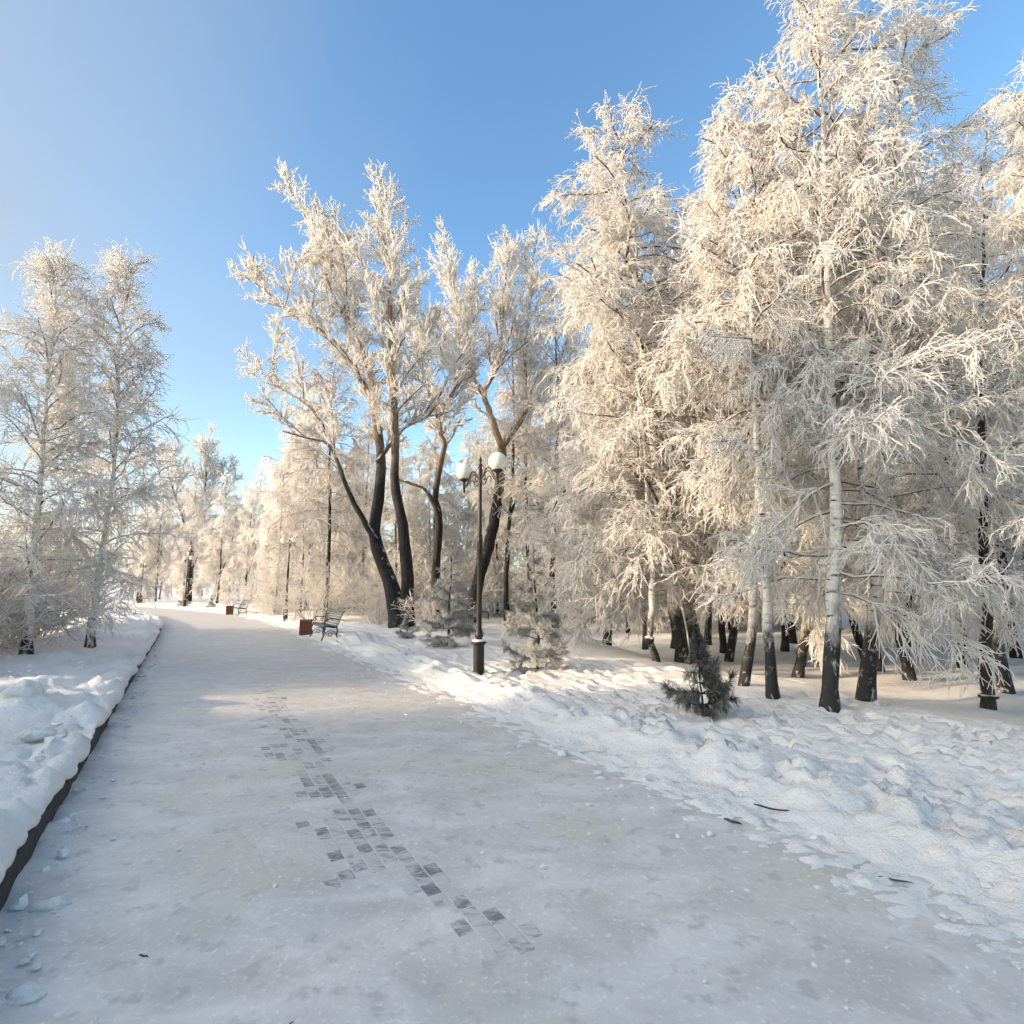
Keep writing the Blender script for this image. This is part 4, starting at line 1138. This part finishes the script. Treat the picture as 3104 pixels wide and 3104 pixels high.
SH1 = shrub_meshes(61, 26, 2.4, 1.6, FROST_LIGHT, .011, 8, 7)
SH2 = shrub_meshes(62, 22, 2.0, 1.3, FROST_MID, .012, 8, 6)
for i, (x, y, z, k, sc) in enumerate(((-9.6, 8.7, None, SH1, 1.0), (-10.6, 10.2, None, SH1, 1.15), (-11.4, 11.6, None, SH1, 1.2), (-12.4, 13.5, None, SH1, 1.3), (-11.0, 9.0, None, SH1, 1.1), (-9.3, 7.7, None, SH1, .8), (-13.8, 14.2, None, SH1, 1.5), (-12.8, 11.2, None, SH1, 1.3),
                                      (-15.0, 17.2, None, SH1, 1.4))):
    t = thing('frosted_shrub', 'tangled frosted shrub in the thicket below the left birches', 'shrub', (x, y, gz(x, y) - .05), i * 1.9, 'thicket on the left bank', (sc,) * 3)
    for n_, m_ in k.items(): ob(n_, m_, t)
for i, (x, y, sc) in enumerate(((-9.4, 27.6, 1.7), (-7.4, 28.6, 1.9), (-5.6, 27.0, 1.6), (-4.4, 29.5, 2.1), (-2.4, 28.6, 1.8), (-1.0, 30.4, 2.0), (.8, 29.2, 1.8), (2.6, 28.4, 1.9), (-6.4, 31.5, 2.3), (3.9, 26.2, 1.7),
                                 (6.4, 22.6, 1.6), (8.4, 24.0, 1.8), (10.4, 22.6, 1.6), (12.6, 23.4, 1.9), (14.4, 20.4, 1.7), (17.0, 18.8, 1.8), (-11.4, 33.2, 1.9), (-9.6, 32.8, 2.0))):
    t = thing('frosted_shrub', 'frosted undergrowth bush among the trunks of the wood', 'shrub', (x, y, gz(x, y) - .05), i * 2.7, 'undergrowth in the wood', (sc,) * 3)
    for n_, m_ in SH2.items(): ob(n_, m_, t)
for i, (x, y, k, sc, lab) in enumerate(((-5.2, 20.6, SH2, .95, 'bare-stemmed frosted shrub just right of the nearest bench'), (-8.2, 22.6, SH2, 1.25, 'frosted shoots around the dark trunk behind the nearest bench'),
                                        (-2.3, 17.0, SH2, .75, 'twiggy white shrub left of the left-hand pine sapling'), (-13.4, 31.6, SH2, 1.3, 'bushy frosted shrub behind the middle bench'), (-14.9, 33.2, SH2, 1.6, 'large frosted shrub left of the one behind the middle bench'),
                                        (6.2, 18.4, SH2, .8, 'thin frosted bush deep between the birches'), (-12.3, 27.5, SH2, .8, 'low frosted bush between the second lamp and the middle bench'), (-22.5, 42.5, SH2, .7, 'small frosted bush right of the distant lamp'), (.9, 20.8, SH2, .7, 'faint thin bush beneath the weeping twigs right of the sapling'))):
    t = thing('frosted_shrub', lab, 'shrub', (x, y, gz(x, y) - .05), i * 2.3, 'frosted shrubs', (sc,) * 3)
    for n_, m_ in k.items(): ob(n_, m_, t)


# --- pine saplings
def pine_meshes(seed, H, trunk, whorls, needle_len, mats, per=42, droopy=0.0, side=None, r=.0028):
    rs = np.random.default_rng(seed); tp = stem_path(trunk, 14, rs, .004)
    b = MB(); b.tube(tp, np.linspace(.011 * H + .008, .006, 14), 7)
    br, tufts = MB(), []
    for (zf, n, L, el) in whorls:
        p, _ = sample(tp[None], np.array([0]), np.array([zf])); p = p[0]
        for k in range(n):
            az = rs.uniform(0, 6.28) if side is None or rs.random() > .62 else side + rs.normal(0, .5)
            l = L * rs.uniform(.6, 1.15); e = el + rs.normal(0, .15)
            P = grow(p[None], np.array([[math.cos(az) * math.cos(e), math.sin(az) * math.cos(e), math.sin(e)]]), np.array([l]), 7, .12, droopy - .03, rs)
            br.tube(P[0], np.linspace(.008, .004, 7), 5)
            m = max(2, int(l / .085))
            for q in np.linspace(.4, 1.0, m):
                c, t = sample(P, np.array([0]), np.array([q * .999])); tufts.append((c[0], t[0], 1.0))
                if l > .3 and rs.random() < .75:
                    d = offdir(t, np.array([.8]), rs)[0]; e2 = c[0] + d * rs.uniform(.06, .14)
                    br.tube([c[0], (c[0] + e2) / 2 + np.array([0, 0, .01]), e2], [.005, .004, .003], 4); tufts.append((e2, d, .9))
    tufts.append((tp[-1], np.array([0, 0, 1.0]), 1.1))
    C = np.repeat(np.array([t[0] for t in tufts]), per, 0); A = np.repeat(np.array([t[1] for t in tufts]), per, 0); sc = np.repeat(np.array([t[2] for t in tufts]), per)
    N = len(C); d = offdir(A, np.abs(rs.normal(.75, .35, N)), rs); st = C - A * rs.uniform(0, .07, (N, 1))
    P = grow(st, d, needle_len * sc * rs.uniform(.7, 1.15, N), 3, .06, .14, rs)
    v, q = tubes(P, taper(N, 3, r, r * .4), 3)
    nm = mesh_from('needles', v, q, None, mats, True)
    if len(mats) > 1:
        pick = np.repeat((perlin(C[:, 0] * 3 + seed, C[:, 2] * 3) + .9 * (C[:, 2] / H - .45) < 0).astype(np.int32), 6)
        nm.polygons.foreach_set('material_index', pick)
    return dict(trunk=b.mesh('sapling_trunk', [PINEBARK]), branches=br.mesh('sapling_branches', [PINEBARK]), needles=nm)


def put_pine(label, x, y, ms, rz=0, sc=1.0):
    t = thing('pine_sapling', label, 'pine sapling', (x, y, gz(x, y) - .03), rz, 'young pines beside the path', (sc,) * 3)
    for k, m in ms.items(): ob(k, m, t)
    return t


put_pine('small dark green pine sapling leaning right, nearest, in front of the birches', 2.16, 6.27,
         pine_meshes(71, .8, [(0, 0, -.05), (.01, 0, .2), (-.02, 0, .45), (.0, 0, .78)], [(.10, 3, .22, .0), (.22, 4, .30, .1), (.36, 5, .38, .05), (.48, 5, .32, .1), (.60, 5, .22, .2), (.74, 4, .15, .4), (.9, 4, .08, .8)],
                     .12, [NEEDLE], 46, .05, 0.0, .0042), 0).scale = (.82, .82, 1.14)
wh = [(.05, 5, .5, .05), (.12, 6, .62, .1), (.2, 6, .55, .1), (.28, 6, .5, .15), (.36, 6, .46, .15), (.45, 6, .42, .2), (.54, 5, .36, .2), (.63, 5, .32, .25), (.72, 5, .27, .3), (.81, 4, .22, .4), (.9, 4, .15, .6)]
PN = pine_meshes(72, 2.0, [(0, 0, -.05), (.02, 0, .7), (-.04, 0, 1.4), (-.05, 0, 2.0)], wh, .11, [NEEDLE_F, NEEDLE_F2], 18, .06, None, .0068)
put_pine('two-metre frosted pine sapling right of the nearest lamp', .45, 9.62, PN, 0, 1.06)
PN2 = pine_meshes(73, 2.05, [(0, 0, -.05), (.0, 0, .7), (.04, 0, 1.4), (.06, 0, 2.05)], wh, .11, [NEEDLE_F2], 17, .06, None, .0075)
put_pine('whiter frosted pine sapling left of the nearest lamp', -1.55, 13.3, PN2, 1.0, 1.22)
PN4 = pine_meshes(74, .7, [(0, 0, -.05), (0, 0, .3), (.02, 0, .7)], [(.1, 5, .34, .1), (.25, 5, .28, .2), (.45, 4, .2, .3), (.7, 4, .14, .6)], .11, [NEEDLE_F, NEEDLE_F2], 26, .05, None, .006)
put_pine('knee-high snowy pine sapling at the foot of the twin-trunked tree', -2.97, 15.4, PN4, 0, 1.0)
put_pine('tiny pine sapling in the snow right of the distant lamp', -21.8, 39.0, PN4, 2.0, 1.1)
put_pine('small dark pine sapling hugging the foot of the distant lamp', -24.9, 40.7, PN4, 4.0, 1.5)
